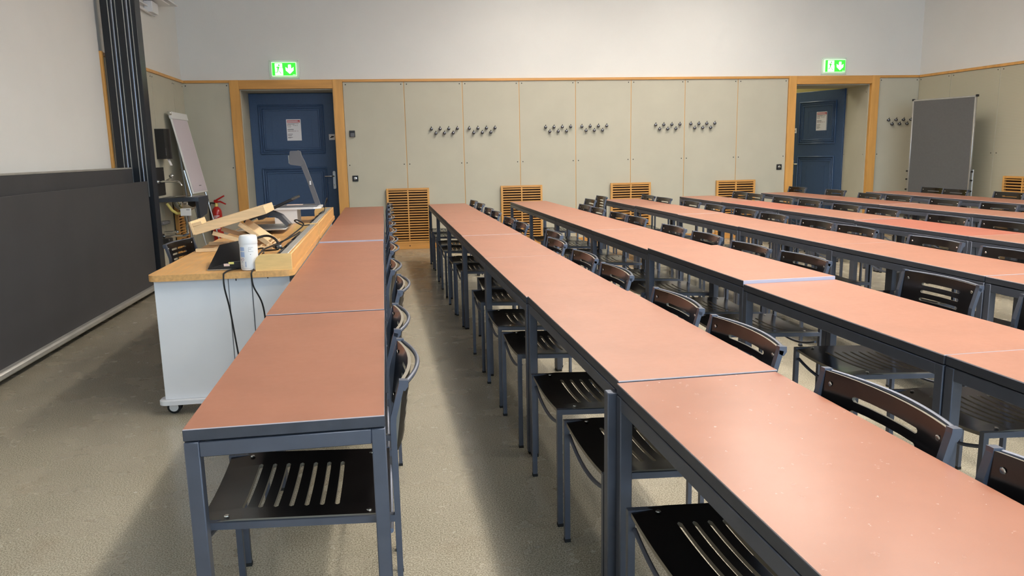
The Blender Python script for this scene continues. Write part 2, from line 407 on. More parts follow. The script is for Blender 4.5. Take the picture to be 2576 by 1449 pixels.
# ---- left wall: panels with rail, beech end strip
def LP(y, off, z=0): return Vector((lw(y)+off*math.cos(LA), y+off*math.sin(LA), z))
def lbox(mb, y0, y1, o0, o1, z0, z1, mi=0, bev=0):
    """box against the left wall: y0..y1 along it, o0..o1 out from it"""
    T = RZ(LA, (lw(y0), y0, 0)); return mb.box(o0, o1, 0, (y1-y0)/math.cos(LA), z0, z1, mi, bev, T)
pl = MB(); lbox(pl, 8.30, 9.93, 0, .018, 0, ZP, 0, .0015); lbox(pl, 9.94, 10.86, 0, .018, 0, ZP, 0, .0015); lbox(pl, 10.87, YW-.003, 0, .018, 0, ZP, 0, .0015)
for y in (9.90, 9.97, 10.83, 10.90, YW-.06):
    for z in (2.36, 1.24): lbox(pl, y-.006, y+.006, .018, .021, z-.006, z+.006, 1)
pl.build('wall_panel', ['panel', 'rubber'], wall_left)
t6 = MB(); lbox(t6, 8.30, YW-.02, 0, .035, ZP, ZT, 0, .003); struct(t6.build('trim_6', 'wood'))
t7 = MB(); lbox(t7, 8.255, 8.30, 0, .055, .6, ZT, 0, .003); struct(t7.build('trim_7', 'wood'))
b2 = MB(); lbox(b2, 8.30, YW-.04, .018, .034, 0, .085, 0, .003); struct(b2.build('baseboard_left', 'wood'))
# ---- right wall: perforated acoustic panels
def rbox(mb, y0, y1, o0, o1, z0, z1, mi=0, bev=0):
    """y0 > y1 measured towards the viewer; o out of the wall into the room"""
    T = RZ(RA, (rw(y1), y1, 0)); return mb.box(-o1, -o0, 0, (y0-y1)/math.cos(RA), z0, z1, mi, bev, T)
ys = [YW-.008, 10.72, 9.86, 8.95, 8.05, 7.1, 6.0, 4.5, 3, 1.5, 0, -1.5]
pr = MB()
for a, b in zip(ys[:-1], ys[1:]):
    rbox(pr, a-.008, b+.008, 0, .018, 0, ZP, 0, .0015)
    for z in (2.37, 1.24):
        for y in (a-.045, b+.045): rbox(pr, y+.006, y-.006, .018, .021, z-.006, z+.006, 1)
pr.build('wall_panel', ['perf', 'rubber'], wall_right)
js = MB()
for y in ys[1:-1]: rbox(js, y+.010, y-.010, .0005, .012, 0, ZP)
js.build('joint_strip', 'panel', wall_right)
t8 = MB(); rbox(t8, YW-.03, -1.5, 0, .035, ZP, ZT, 0, .003); struct(t8.build('trim_8', 'wood'))
b3 = MB(); rbox(b3, YW-.05, -1.5, .018, .034, 0, .085, 0, .003); struct(b3.build('baseboard_right', 'wood'))

# ---- wall behind the viewer with tall windows
WIN = [(.1, 1.9), (2.7, 4.5), (5.3, 7.1)]; WZ = (.95, 3.75)
wf = MB(); xs = [lw(YF)-.3]+[v for w in WIN for v in w]+[rw(YF)+.3]
for i in range(0, len(xs), 2): wf.box(xs[i], xs[i+1], YF-.3, YF, 0, ZC)
for w in WIN: wf.box(*w, YF-.3, YF, 0, WZ[0]); wf.box(*w, YF-.3, YF, WZ[1], ZC)
struct(wf.build('wall_front', 'plaster'))
for k, w in enumerate(WIN):
    mb = MB(); mx = (w[0]+w[1])/2
    for b in ((w[0], w[0]+.06, *WZ), (w[1]-.06, w[1], *WZ), (w[0], w[1], WZ[0], WZ[0]+.06), (w[0], w[1], WZ[1]-.06, WZ[1]), (mx-.04, mx+.04, *WZ), (w[0], w[1], 2.85, 2.92)):
        mb.box(b[0], b[1], YF-.22, YF-.16, b[2], b[3])
    struct(mb.build('window_%d' % (k+1), 'white'))
#@@PART2
# ------------------------------------------------------------------ tables
TW, TL, TZ = .4743, 1.3191, .74
def table_parts(root, top='lam', dx=0.0, dz=0.0):
    a, b = TW/2, TL/2-.0015
    mb = MB(); mb.box(-a, a, -b, b, TZ-.030, TZ-.0018, 1, .0015); mb.add([(-a+.001, -b+.001, TZ-.0025), (a-.001, -b+.001, TZ-.0025), (a-.001, b-.001, TZ-.0025), (-a+.001, b-.001, TZ-.0025), (-a+.0016, -b+.0016, TZ), (a-.0016, -b+.0016, TZ), (a-.0016, b-.0016, TZ), (-a+.0016, b-.0016, TZ)], [(0, 1, 5, 4), (1, 2, 6, 5), (2, 3, 7, 6), (3, 0, 4, 7)], 2)
    mb.add([(-a+.0016, -b+.0016, TZ), (a-.0016, -b+.0016, TZ), (a-.0016, b-.0016, TZ), (-a+.0016, b-.0016, TZ)], [(0, 1, 2, 3)], 0)
    mb.build('tabletop', [top, 'edge', 'lam_side'], root, smooth=False)
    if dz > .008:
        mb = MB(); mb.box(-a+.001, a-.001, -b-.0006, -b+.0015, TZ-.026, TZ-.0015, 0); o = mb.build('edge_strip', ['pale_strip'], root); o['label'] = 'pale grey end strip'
    f = a-.001
    for sx in (-1, 1):
        x0, x1 = (sx*f, sx*(f-.034)); x0, x1 = min(x0, x1), max(x0, x1)
        mb = MB(); mb.box(x0, x1, -b+.036, b-.036, .668, .706, 0, .002); mb.build('apron_rail', ['steel_dark'], root)
        for sy in (-1, 1):
            y0, y1 = sorted((sy*b, sy*(b-.036))); d = dx if (sx, sy) == (-1, -1) else 0
            mb = MB(); mb.box(x0-.001*(sx < 0)+d, x1+.001*(sx > 0)+d, y0, y1, .012, .7065, 0, .0025); mb.box(x0+.002+d, x1-.002+d, y0+.002, y1-.002, -dz, .012, 1)
            mb.build('leg', ['steel_dark', 'rubber'], root)
    for sy in (-1, 1):
        y0, y1 = sorted((sy*b, sy*(b-.034)))
        mb = MB(); mb.box(-f+.034, f-.034, y0, y1, .668, .706, 0, .002); mb.build('apron_rail', ['steel_dark'], root)
    mb = MB()
    for sx in (-1, 1):
        for sy in (-1, 1):
            mb.lathe([(.012, .706), (.012, .7102)], 10, 0, Matrix.Translation((sx*(f-.05), sy*(b-.017), 0)))
    mb.build('spacer', ['rubber'], root)
ROWS = [((-.5679, 1.8013), 2.111, range(0, 6)), ((.5343, 1.971), 2.609, range(-1, 6)), ((1.5783, 2.0588), 2.418, range(-1, 6)),
        ((2.707, 3.3016), 2.002, range(-2, 5)), ((3.8068, 4.828), 2.256, range(-2, 4)), ((5.0553, 6.4202), 2.293, range(-2, 3)), ((6.268, 7.30), 1.0, range(-2, 2))]
RN = ['the leftmost table row', 'the second table row', 'the third table row', 'the fourth table row', 'the fifth table row', 'the sixth table row', 'the rightmost table row']
proto_t = {}
TOP = {(0, 5): 'lam_brown', (0, 4): 'lam_brown', (1, -1): 'lam_worn', (4, 1): 'lam', (4, 2): 'lam_red', (4, 0): 'lam_red', (5, 1): 'lam_brown', (6, 0): 'lam_brown', (0, 0): 'lam', (3, 4): 'lam_brown'}  # far leftmost tops: the door's dark reflection is put into the brown colour
RNDT = random.Random(3)
for ri, ((x0, y0), hd, js) in enumerate(ROWS):
    th = R(hd); n = len(js)
    for j in js:
        k = n-(j-js[0])             # counted from the back wall
        top = TOP.get((ri, j), 'lam')
        dz = {(0, 3): .010, (2, 1): .016, (2, 2): .003, (3, 3): .004}.get((ri, j), RNDT.choice((0, .002, .004)))
        if (ri, j) in ((0, 2), (2, 0), (1, -1)): dz = 0
        key = (top, -.030 if (ri, j) == (1, 0) else 0., dz)
        c = Vector((x0, y0, 0)) + Matrix.Rotation(th, 3, 'Z') @ Vector((TW/2, TL*(j+.5), 0))
        c.x += RNDT.uniform(-.003, .003); a = th+R(RNDT.uniform(-.12, .12))
        if (ri, j) == (1, -1): c.x -= .003
        if (ri, j) == (1, 0): c.x += .005
        kind = {'lam': 'terracotta topped', 'lam_red': 'redder topped', 'lam_brown': 'brownish topped', 'lam_worn': 'worn shiny terracotta topped'}[top]
        lab = '%s lecture table, %s from the back wall in %s' % (kind, ORD[k], RN[ri])
        g = 'lecture tables in rows'
        if key in proto_t: t = dup(proto_t[key], (c.x, c.y, dz), a, lab, g)
        else:
            t = thing('lecture_table', lab, 'table', (c.x, c.y, dz), a, g); table_parts(t, top, key[1], dz); proto_t[key] = t

# ------------------------------------------------------------------ chairs
CW = .475
def chair_parts(root):
    h = CW/2
    def sag(y): return -.014*(1-(y/(h-.01))**2)
    # seat: hung plywood with seven slots
    offs = {}
    slots = []
    for k in range(7):
        a = -.157+k*.0405; slots.append((a, a+.0125))
    cells = [-.2525]
    for a, b in slots: cells += [a, b]
    cells += [.236]
    us = sorted(set(round(v, 5) for v in cells))
    vl = .150
    vsn = [-h+.008, -.19, -vl, -vl+.006, -.10, -.05, 0, .05, .10, vl-.006, vl, .19, h-.008]
    sidx = [i for i in range(len(us)-1) if any(abs(us[i]-a) < 1e-6 for a, b in slots)]
    def solid(i, j): return not (i in sidx and vsn[j] >= -vl-1e-6 and vsn[j+1] <= vl+1e-6)
    for i in sidx:
        for jj in (2, 10): offs[i, jj] = .0045; offs[i+1, jj] = -.0045
    def Ps(u, v):
        z = .452+sag(v)-.05*(u+.25); d = max(0, -.213-u); z -= d*d*6     # waterfall front
        return (u, v, z)
    mb = MB().sheet(us, vsn, solid, Ps, lambda u, v: (0, 0, 1), .012, 0, 1, offs)
    for sx in (-.185, .18):
        for sy in (-1, 1): mb.lathe([(.0075, 0), (.006, .002), (.0001, .0024)], 8, 2, Matrix.Translation((sx, sy*(h-.035), .4585+sag(h-.035)-.05*(sx+.25))))
    mb.build('seat', ['ply', 'ply_edge', 'screw'], root, angle=30)
    # backrest: curved plywood with four slots
    s0, s1 = .595, .792
    def lean(z): return .2549+max(0, z-.69)*.28
    def bow(v): return .029*(1-(v/(h-.012))**2)
    zs = [s0]; bs = []
    for k in range(4):
        a = s1-.150+k*.0345-.0065; bs.append((a, a+.013)); zs += [a, a+.013]
    zs += [s1]
    hv = [-h+.0195, -.20, -.16, -.118, -.112, -.06, 0, .06, .112, .118, .16, .20, h-.0195]
    bidx = [i for i in range(len(zs)-1) if any(abs(zs[i]-a) < 1e-6 for a, b in bs)]
    def solid2(i, j): return not (i in bidx and hv[j] >= -.1181 and hv[j+1] <= .1181)
    off2 = {}
    for i in bidx:
        for jj in (3, 9): off2[i, jj] = .004; off2[i+1, jj] = -.004
    mb = MB().sheet(zs, hv, solid2, lambda u, v: (.2549+(u-.595)*.135-.002+bow(v), v, u), lambda u, v: (-1, 0, .2), .009, 0, 1, off2)
    for z in (s0+.03, s1-.03):
        for sy in (-1, 1):
            y = sy*(h-.042)
            mb.lathe([(.0075, 0), (.006, .002), (.0001, .0024)], 8, 2, Matrix.Translation((.2549+(z-.595)*.135-.0072+bow(y), y, z)) @ Matrix.Rotation(R(-100), 4, 'Y'))
    mb.build('backrest', ['ply', 'ply_edge', 'screw'], root, angle=30)
    q = .0095
    for sy in (-1, 1):
        y = sy*(h-q)
        mb = MB(); mb.tube([(-.2505, y, .010), (-.2505, y, .4535)], q, 4, 0, None, q, (1, 0, 0)); mb.box(-.261, -.240, y-.0105, y+.0105, 0, .012, 1)
        mb.build('front_leg', ['steel_dark', 'rubber'], root, smooth=False)
        mb = MB(); mb.tube([(.2549, y, .010), (.2549, y, .68), (.2570, y, .70), (.2815, y, .785)], .0075, 4, 0, None, q, (1, 0, 0))
        mb.box(.2465, .2635, y-.0105, y+.0105, 0, .012, 1)
        mb.add([(.2738, y-q, .776), (.2738, y+q, .776), (.2750, y-q, .798), (.2750, y+q, .798), (.298, y-q, .796), (.298, y+q, .796), (.298, y-q, .780), (.298, y+q, .780), (.289, y-q, .768), (.289, y+q, .768)],
               [(0, 2, 4, 6, 8), (1, 9, 7, 5, 3), (2, 3, 5, 4), (4, 5, 7, 6), (6, 7, 9, 8), (0, 8, 9, 1), (0, 1, 3, 2)])
        mb.build('rear_leg', ['steel_dark', 'rubber'], root, smooth=False)
        mb = MB(); mb.tube([(-.241, y, .4435), (.248, y, .4190)], .0095, 4, 0, None, q, (0, 0, 1)); mb.build('seat_rail', ['steel_dark'], root, smooth=False)
    for x in (-.242, .236):
        pts = []
        for k in range(13):
            t = k/12*2-1; pts.append((x, t*(h-.018), .400-.05*(x+.25)-.040*(1-t*t)))
        mb = MB(); mb.tube(pts, .0065, 8, 0); mb.build('seat_support', ['steel_dark'], root)
    pts = []
    for k in range(17):
        t = k/16*2-1; pts.append((.292+.039*(1-abs(t)**1.9), t*(h-q), .788))
    mb = MB(); mb.tube(pts, .0064, 8, 0); mb.build('back_handle', ['steel_dark'], root)
CH = dict(
Z=[(-0.067, 2.154, 1.9), (-0.095, 2.746, 2.1), (-0.096, 3.499, 1.4), (-0.143, 4.101, 1.5), (-0.169, 4.918, 2.0), (-0.186, 5.396, 2.2), (-0.208, 6.043, 1.8), (-0.23, 6.687, 2.2), (-.255, 7.36, 2.2), (-.28, 8.02, 2), (-.30, 8.68, 2.3), (-.325, 9.32, 2)],
A=[(0.714, 9.454, 3.2), (0.75, 8.868, 2.1), (0.753, 8.012, 2.7), (0.758, 7.404, 3.2), (0.825, 6.55, 4.6), (0.864, 6.079, 2.9), (0.986, 5.432, 1.4), (0.877, 4.799, 2.8), (0.922, 4.224, 3.1), (0.946, 3.636, 2.7), (0.994, 2.853, 3.1), (1.027, 2.252, 3.3), (1.04, 1.593, 2.7), (1.074, 1.031, 2.6)],
B=[(2.395, 9.68, 0.4), (2.111, 9.098, 0.5), (1.816, 8.138, 2.1), (1.819, 7.524, 2.8), (1.859, 6.948, 4.3), (1.913, 6.456, 2.5), (1.939, 5.588, 1.0), (1.972, 4.983, 1.4), (1.992, 4.361, 3.6), (2.056, 3.83, 4.0), (2.272, 3.045, 2.5), (2.31, 2.38, 2.5)],
C=[(2.989, 9.658, 2.2), (3.018, 9.046, 3.2), (3.088, 8.279, 0.0), (3.094, 7.634, -1.4), (3.131, 7.093, -0.1), (3.118, 6.362, 1.1), (3.133, 5.702, 2.0), (3.138, 5.136, 3.2), (3.178, 4.332, 2.1), (3.189, 3.712, 2.0)],
D=[(4.341, 9.957, -1.0), (4.315, 9.45, -1.7), (4.282, 8.564, 1.8), (4.31, 7.938, -0.4), (4.283, 7.216, -0.0), (4.266, 6.547, 2.4), (4.288, 5.704, 1.1), (4.331, 5.138, 2.3)],
E=[(5.599, 10.442, 2.0), (5.642, 9.724, -0.5), (5.54, 8.888, -0.2), (5.55, 8.217, -0.0), (5.557, 7.458, -1.3), (5.595, 6.723, 1.8)],
F=[(7.005, 9.803, -1.5), (6.965, 9.229, -1.7), (7.002, 8.284, -1.7), (6.90, 7.694, 2.3)])
proto_c = None
for ri, k in enumerate('ZABCDEF'):
    (x0, y0), hd, js = ROWS[ri]; th = R(hd); CH[k].sort(key=lambda c: -c[1])
    Y = [c[1] for c in CH[k]]; tucked = [c[0] < x0+TW-math.tan(th)*(c[1]-y0)+.46 for c in CH[k]]
    for it in range(60):                      # keep chairs clear of each other and of the table legs at each joint
        for i in range(len(Y)-1):
            gap = .495-(Y[i]-Y[i+1])
            if gap > 0 and abs(CH[k][i][0]-CH[k][i+1][0]) < .9: Y[i] += gap/2; Y[i+1] -= gap/2
        for i in range(len(Y)):
            if not tucked[i]: continue
            for j in list(js)+[js[-1]+1]:
                yj = y0+TL*j*math.cos(th)+TW*.5*math.sin(th); lim = .300
                if abs(Y[i]-yj) < lim: Y[i] = yj+(lim if Y[i] >= yj else -lim)
    for i, (x, y, a) in enumerate(CH[k]):
        y = Y[i]; a = hd+(a-hd)*.5
        edge = x0+TW*math.cos(th)-math.tan(th)*(y-y0)
        x = max(x+.006, edge+.040)
        lo = Vector((x, y, 0)) - Matrix.Rotation(R(a), 3, 'Z') @ Vector((.281, 0, 0))
        extra = 'black slatted chair'
        if (k, i) == ('B', 0): extra = 'pulled out black slatted chair'
        if (k, i) == ('B', 1): extra = 'half pulled out black slatted chair'
        lab = '%s, %s from the back wall at %s' % (extra, ORD[i+1], RN[ri])
        g = 'slatted chairs at the table rows'
        if proto_c: dup(proto_c, lo, R(a), lab, g)
        else:
            proto_c = thing('slatted_chair', lab, 'chair', lo, R(a), g); chair_parts(proto_c)
tc_o = Vector((-1.68, 5.69, 0)) - Matrix.Rotation(R(173), 3, 'Z') @ Vector((.281, 0, 0))
dup(proto_c, tc_o, R(173), 'black slatted chair standing behind the wooden teacher desk', None)

# ---------------------------------------------------- back wall fittings
def exit_sign(x0, x1, z0, z1, label):
    cx, cz = (x0+x1)/2, (z0+z1)/2; w, h = x1-x0, z1-z0
    t = thing('exit_sign', label, 'exit sign', (cx, YW, cz), 0, 'lit exit signs above the doors')
    mb = MB(); mb.box(-.208, .208, -.008, 0, -h/2-.033, h/2+.037, 0, .002)
    for sx in (-.19, .19):
        for sz in (-h/2-.015, h/2+.02): mb.lathe([(.006, 0), (.0001, .003)], 8, 1, Matrix.Translation((sx, -.008, sz)) @ Matrix.Rotation(R(90), 4, 'X'))
    mb.build('back_plate', ['clear', 'alu'], t)
    mb = MB(); mb.box(-w/2, w/2, -.040, -.008, -h/2, h/2, 0, .002); mb.build('light_box', ['sign_lit'], t)
    mb = MB(); mb.box(-w/2+.008, w/2-.004, -.0415, -.040, -h/2+.008, h/2-.008, 0); f = mb.build('sign_face', ['green'], t)
    T = Matrix.Translation((0, -.0416, 0)) @ FACE_Y
    mb = MB()
    r = [(-.120, -.082), (-.013, -.082), (-.011, -.02), (-.013, .005), (-.019, .02), (-.018, .075), (-.024, .08), (-.115, .08), (-.120, .075)]
    mb.prism(r, 0, .0008, 0, T); mb.build('door_symbol', ['sign_white'], f)
    mb = MB(); T2 = Matrix.Translation((0, -.0425, 0)) @ FACE_Y
    mb.prism([(-.064+.011*math.cos(a*PI/6), .054+.011*math.sin(a*PI/6)) for a in range(12)], 0, .0005, 0, T2)
    for p in ([(-.088, .034), (-.062, .036), (-.058, .026), (-.072, -.008), (-.086, -.006)], [(-.094, .034), (-.088, .034), (-.084, .028), (-.096, .012), (-.102, .014)], [(-.062, .036), (-.056, .028), (-.036, .014), (-.022, .014), (-.022, .019), (-.036, .020)],
              [(-.086, -.004), (-.074, -.004), (-.082, -.044), (-.117, -.044), (-.117, -.037), (-.090, -.036)], [(-.078, -.006), (-.070, -.010), (-.036, -.058), (-.043, -.064)]): mb.prism(p, 0, .0005, 0, T2)
    mb.build('running_figure', ['green'], f)
    mb = MB(); mb.prism([(.079, -.066), (.026, -.018), (.024, .030), (.056, .004), (.062, .062), (.099, .062), (.102, .004), (.134, .030), (.132, -.018)], 0, .0008, 0, T)
    mb.build('down_arrow', ['sign_white'], f)
    mb = MB(); mb.prism([(.118, -.08), (.155, -.08), (.155, -.072), (.118, -.072)], 0, .0006, 0, T); mb.build('maker_mark', ['sign_lit'], f)
exit_sign(-1.902, -1.569, 2.491, 2.679, 'lit green exit sign above the left blue door')
exit_sign(6.296, 6.629, 2.491, 2.679, 'lit green exit sign above the right blue door')

HK = [(.285, 1.733), (.835, 1.733), (1.962, 1.733), (2.508, 1.737), (3.639, 1.743), (4.187, 1.75), (7.396, 1.762)]
hook0 = None
def hook_parts(t):
    mb = MB(); T = Matrix.Rotation(R(90), 4, 'X')
    mb.lathe([(.015, 0), (.013, .006), (.009, .012), (.0165, .018), (.0225, .027), (.0235, .034), (.0215, .043), (.014, .050), (.0001, .052)], 16, 0, T)
    mb.build('knob', ['chrome_hook'], t)
    mb = MB(); mb.tube([(0, -.030, .012), (0, -.040, .026), (0, -.046, .038)], [.006, .0055, .004], 8, 0); mb.build('hook_pin', ['chrome_hook'], t)
M['chrome_hook'] = mat('dark_chrome', (120, 122, 130), .22, metal=.9)
for ci, (hx, hz) in enumerate(HK):
    cname = ('%s hook cluster' % ORD[ci+1]) if ci < 6 else 'cluster beside the pin board'
    for row, n in (('upper', 4), ('lower', 3)):
        for i in range(n):
            x = hx+.1255*i+(.0627 if row == 'lower' else 0); z = hz-(.0625 if row == 'lower' else 0)+.001*i
            lab = 'round metal coat hook, %s from left in %s row of %s' % (ORD[i+1], row, cname)
            if hook0: dup(hook0, (x, YW-PT, z), 0, lab, 'coat hooks on the wall panels')
            else:
                hook0 = thing('coat_hook', lab, 'coat hook', (x, YW-PT, z), 0, 'coat hooks on the wall panels'); hook_parts(hook0)

def grille(label, T, w=.622, z1=.893):
    """louvred beech cover: local x along the wall, -y out, z up"""
    t = thing('wall_grille', label, 'vent grille', T.translation, T.to_euler().z, 'wooden wall grilles')
    mb = MB(); f = .030
    mb.box(0, f, -.045, 0, .09, z1, 0, .002); mb.box(w-f, w, -.045, 0, .09, z1, 0, .002); mb.box(f, w-f, -.045, 0, z1-f, z1, 1, .002); mb.box(f, w-f, -.045, 0, .09, .118, 1, .002)
    mb.build('frame', ['wood', 'wood_h'], t)
    mb = MB(); mb.box(f, w-f, -.008, -.001, .118, z1-f, 0); mb.build('backing', ['slatdark'], t)
    mb = MB(); n = 20; pitch = (z1-f-.118)/n
    for k in range(n):
        z = .118+pitch*(k+.5)
        mb.box(f, w-f, -.0435, -.020, z-.0085, z+.0085, 0, .0015)
    mb.build('louvre', ['wood_h'], t)
    mb = MB(); mb.box(w/2-.009, w/2+.009, -.0450, -.010, .118, z1-f, 0, .001); mb.build('mullion', ['wood'], t)
    mb = MB(); mb.box(0, w, -.048, 0, 0, .088, 0, .002); mb.lathe([(.009, 0), (.009, .002)], 10, 1, Matrix.Translation((w/2, -.048, .05)) @ Matrix.Rotation(R(90), 4, 'X'))
    mb.build('plinth', ['wood_h', 'rubber'], t)
for x, l in ((-.403, 'beech louvred wall grille beside the leftmost table row, nearest the left blue door'), (1.276, 'beech louvred wall grille behind the second and third table rows'),
             (2.945, 'beech louvred wall grille behind the third and fourth table rows'), (4.610, 'beech louvred wall grille nearest the open right blue door')):
    grille(l, Matrix.Translation((x, YW-PT-.0165, 0)))
grille('beech louvred wall grille low on the left wall under the sink', RZ(R(90)+LA, LP(10.30, .036)), .56)
grille('beech louvred wall grille on the perforated right wall', RZ(R(-90)+RA, (rw(9.61)-.036, 9.61, 0)), .62, .93)

def sheet_text(mb, x, z, y, w, h, mi): mb.box(x, x+w, y-.0006, y, z, z+h, mi)
def notice(loc, rz, label, z_mid):
    t = thing('notice_sheet', label, 'notice', loc, rz, 'door notices')
    mb = MB(); mb.box(-.105, .105, -.0012, 0, -.155, .155, 0); mb.build('sheet', ['paper'], t)
    mb = MB(); y = -.0013
    sheet_text(mb, -.093, .104, y, .186, .038, 0)
    for z in (.126, .111): sheet_text(mb, -.088, z, y-.0006, .15 if z > .12 else .175, .007, 1)
    mb.build('red_heading', ['rose', 'paper'], t)
    mb = MB()
    T = lambda x, z: Matrix.Translation((x, y-.0004, z)) @ FACE_Y
    text_mesh(mb, 'KOL', .030, T(-.092, .055), 1); text_mesh(mb, 'H-317', .028, T(-.012, .056), 0)
    text_mesh(mb, '044 635 41 11', .0265, T(-.090, -.026), 1)
    for z, w, h in ((.090, .165, .005), (.081, .105, .005), (.041, .052, .004), (.008, .085, .005), (-.001, .09, .005), (-.064, .07, .007), (-.086, .058, .007), (-.110, .07, .006), (-.118, .045, .005)):
        sheet_text(mb, -.092, z, y, w, h, 0)
    mb.build('printing', ['ink', 'pinkink'], t)
notice((-1.732, YW+.5-.001, 1.77), 0, 'white notice with red heading on the closed left blue door', 1.77)
pn = Matrix.Rotation(ang, 3, 'Z') @ Vector((.60, 0, 0)); pn = door_2.location+pn
notice((pn.x, pn.y, 1.80), ang, 'white notice with red heading on the open right blue door', 1.80)
# offset second notice off the leaf face
def plate(name, label, cat, x, z, w, h, d, mats, group=None):
    t = thing(name, label, cat, (x, YW-PT, z), 0, group)
    mb = MB(); mb.box(-w/2, w/2, -d, 0, -h/2, h/2, 0, .004); mb.build('housing', mats, t); return t
t = plate('card_reader', 'black and steel thermostat box on panel right of left door', 'thermostat', -.845, 1.685, .078, .09, .022, ['black'])
mb = MB(); mb.box(-.030, .030, -.034, -.022, -.045, .012, 0, .004); mb.build('cover_flap', ['grey_plastic'], t)
for x, z, l in ((-.836, 1.05, 'black key switch plate beside the left blue door'), (5.633, 1.076, 'black key switch plate beside the open right blue door')):
    t = plate('key_switch', l, 'wall switch', x, z, .084, .084, .012, ['black'], 'black wall switch plates')
    mb = MB(); mb.lathe([(.022, 0), (.022, .004), (.014, .005), (.013, .012), (.0001, .013)], 18, 0, Matrix.Translation((0, -.012, 0)) @ Matrix.Rotation(R(90), 4, 'X')); mb.build('lock_core', ['chrome'], t)
    mb = MB(); mb.box(-.002, .002, -.027, -.025, -.008, .008, 0); mb.build('key_slot', ['black'], t)

# fire extinguisher hung on the back wall in the left corner
FX, FY = -2.785, YW-PT-.085
t = thing('fire_extinguisher', 'red fire extinguisher hung on the wall left of the left door', 'fire extinguisher', (FX, FY, .20), 0)
mb = MB(); mb.lathe([(.055, 0), (.068, .01), (.07, .03), (.07, .40), (.066, .44), (.052, .475), (.030, .498), (.022, .505)], 24); mb.build('cylinder', ['red'], t)
mb = MB(); mb.lathe([(.0707, .17), (.0707, .36)], 24, 0)
mb2 = MB()
for k, (z, a0, a1) in enumerate(((.37, -2.0, -.9), (.35, -2.1, -1.3), (.33, -2.2, -1.2), (.31, -2.2, -1.0), (.28, -2.1, -.9), (.26, -2.2, -1.2), (.235, -2.2, -.8), (.21, -2.2, -1.1), (.19, -2.0, -.9))):
    n = 7; vs = []
    for i in range(n):
        a = a0+(a1-a0)*i/(n-1)
        for zz in (z, z+.010): vs.append((.0708*math.cos(a), .0708*math.sin(a), zz))
    mb2.add(vs, [(2*i, 2*i+2, 2*i+3, 2*i+1) for i in range(n-1)])
mb2.build('lettering', ['white'], t)
mb = MB(); mb.lathe([(.022, .503), (.024, .53), (.018, .555), (.018, .575), (.0001, .578)], 14, 0); mb.build('valve', ['brass'] if 'brass' in M else ['yellow'], t)
mb = MB(); mb.tube([(-.02, -.01, .575), (.02, -.01, .60), (.12, -.01, .655)], [.010, .012, .009], 4, 0, None, .011, (0, 0, 1)); mb.tube([(0, -.01, .565), (.06, -.01, .575), (.135, -.01, .535)], [.011, .012, .008], 4, 0, None, .011, (0, 0, 1)); mb.box(-.025, .03, -.02, .012, .56, .60, 0, .004)
mb.build('lever', ['red'], t)
mb = MB(); mb.tube([(-.01, -.02, .55), (-.07, -.02, .56), (-.095, -.01, .50), (-.09, 0, .30), (-.085, 0, .12)], .011, 8, 0); mb.build('hose', ['black'], t)
mb = MB(); mb.box(-.03, .03, .069, .085, .30, .46, 0); mb.build('wall_bracket', ['black'], t)

# paper towel dispenser and splash board on the left wall
t = thing('towel_dispenser', 'black paper towel dispenser on the left wall above the sink', 'towel dispenser', LP(9.85, .0185, 1.38), R(90)+LA)
mb = MB(); mb.prism([(0, 0), (0, -.105), (.03, -.125), (.12, -.140), (.21, -.125), (.25, -.10), (.25, 0)], 0, .36, 0); mb.build('housing', ['black'], t, angle=50)
mb = MB(); mb.box(.005, .012, -.112, -.108, .04, .13, 0); mb.build('level_window', ['grey_plastic'], t)
mb = MB(); mb.sheet([0, .5, 1], [0, .5, 1], lambda i, j: True, lambda u, v: (.06+.10*v, -.10-.03*u+.012*math.sin(v*3), (.005-.085*u)), lambda u, v: (0, -1, 0), .003); mb.build('paper_towel', ['paper'], t)
t = tag(MB().box(0, .42, -.012, 0, .94, 1.28, 0, .002).build('splash_board', ['black'], None, LP(9.62, .0185), R(90)+LA), 'black splash board on the left wall behind the tap', 'splash board')
for x in (.385, .02):
    for z in (.975, 1.245):
        s_ = MB().lathe([(.008, 0), (.0001, .004)], 10, 0, Matrix.Translation((x, -.012, z)) @ Matrix.Rotation(R(90), 4, 'X')); s_.build('screw', ['screw'], t)
# sink
def SK(): return LP(9.70, .0315), R(90)+LA
lo, rz = SK()
t = thing('sink_unit', 'dark grey washbasin counter with steel bowl on the left wall', 'sink', lo, rz)
mb = MB(); d = .455
hole = [(.27+.17*math.cos(a*PI/12), -.235+.15*math.sin(a*PI/12)) for a in range(24)]
outer = []
for hx, hy in hole:
    dx, dy = hx-.27, hy+.235; k = min(.27/abs(dx) if abs(dx) > 1e-6 else 9, (.235 if dy > 0 else .22)/abs(dy) if abs(dy) > 1e-6 else 9); outer.append((.27+dx*k, -.235+dy*k))
n = 24
for z, flip in ((.913, 0), (.865, 1)):
    vs = [(x, y, z) for x, y in hole]+[(x, y, z) for x, y in outer]; mb.add(vs, [(i, (i+1) % n, n+(i+1) % n, n+i) for i in range(n)])
mb.add([(x, y, z) for z in (.913, .865) for x, y in outer], [(i, (i+1) % n, n+(i+1) % n, n+i) for i in range(n)])
mb.build('counter', ['sink_top'], t)
mb = MB(); mb.lathe([(.187, .004), (.175, .006), (.170, 0), (.166, -.06), (.145, -.12), (.09, -.165), (.03, -.18), (.0001, -.181)], 24, 0, Matrix.Translation((.27, -.235, .913)) @ Matrix.Diagonal((1, .88, 1, 1))); mb.build('basin', ['chrome'], t)
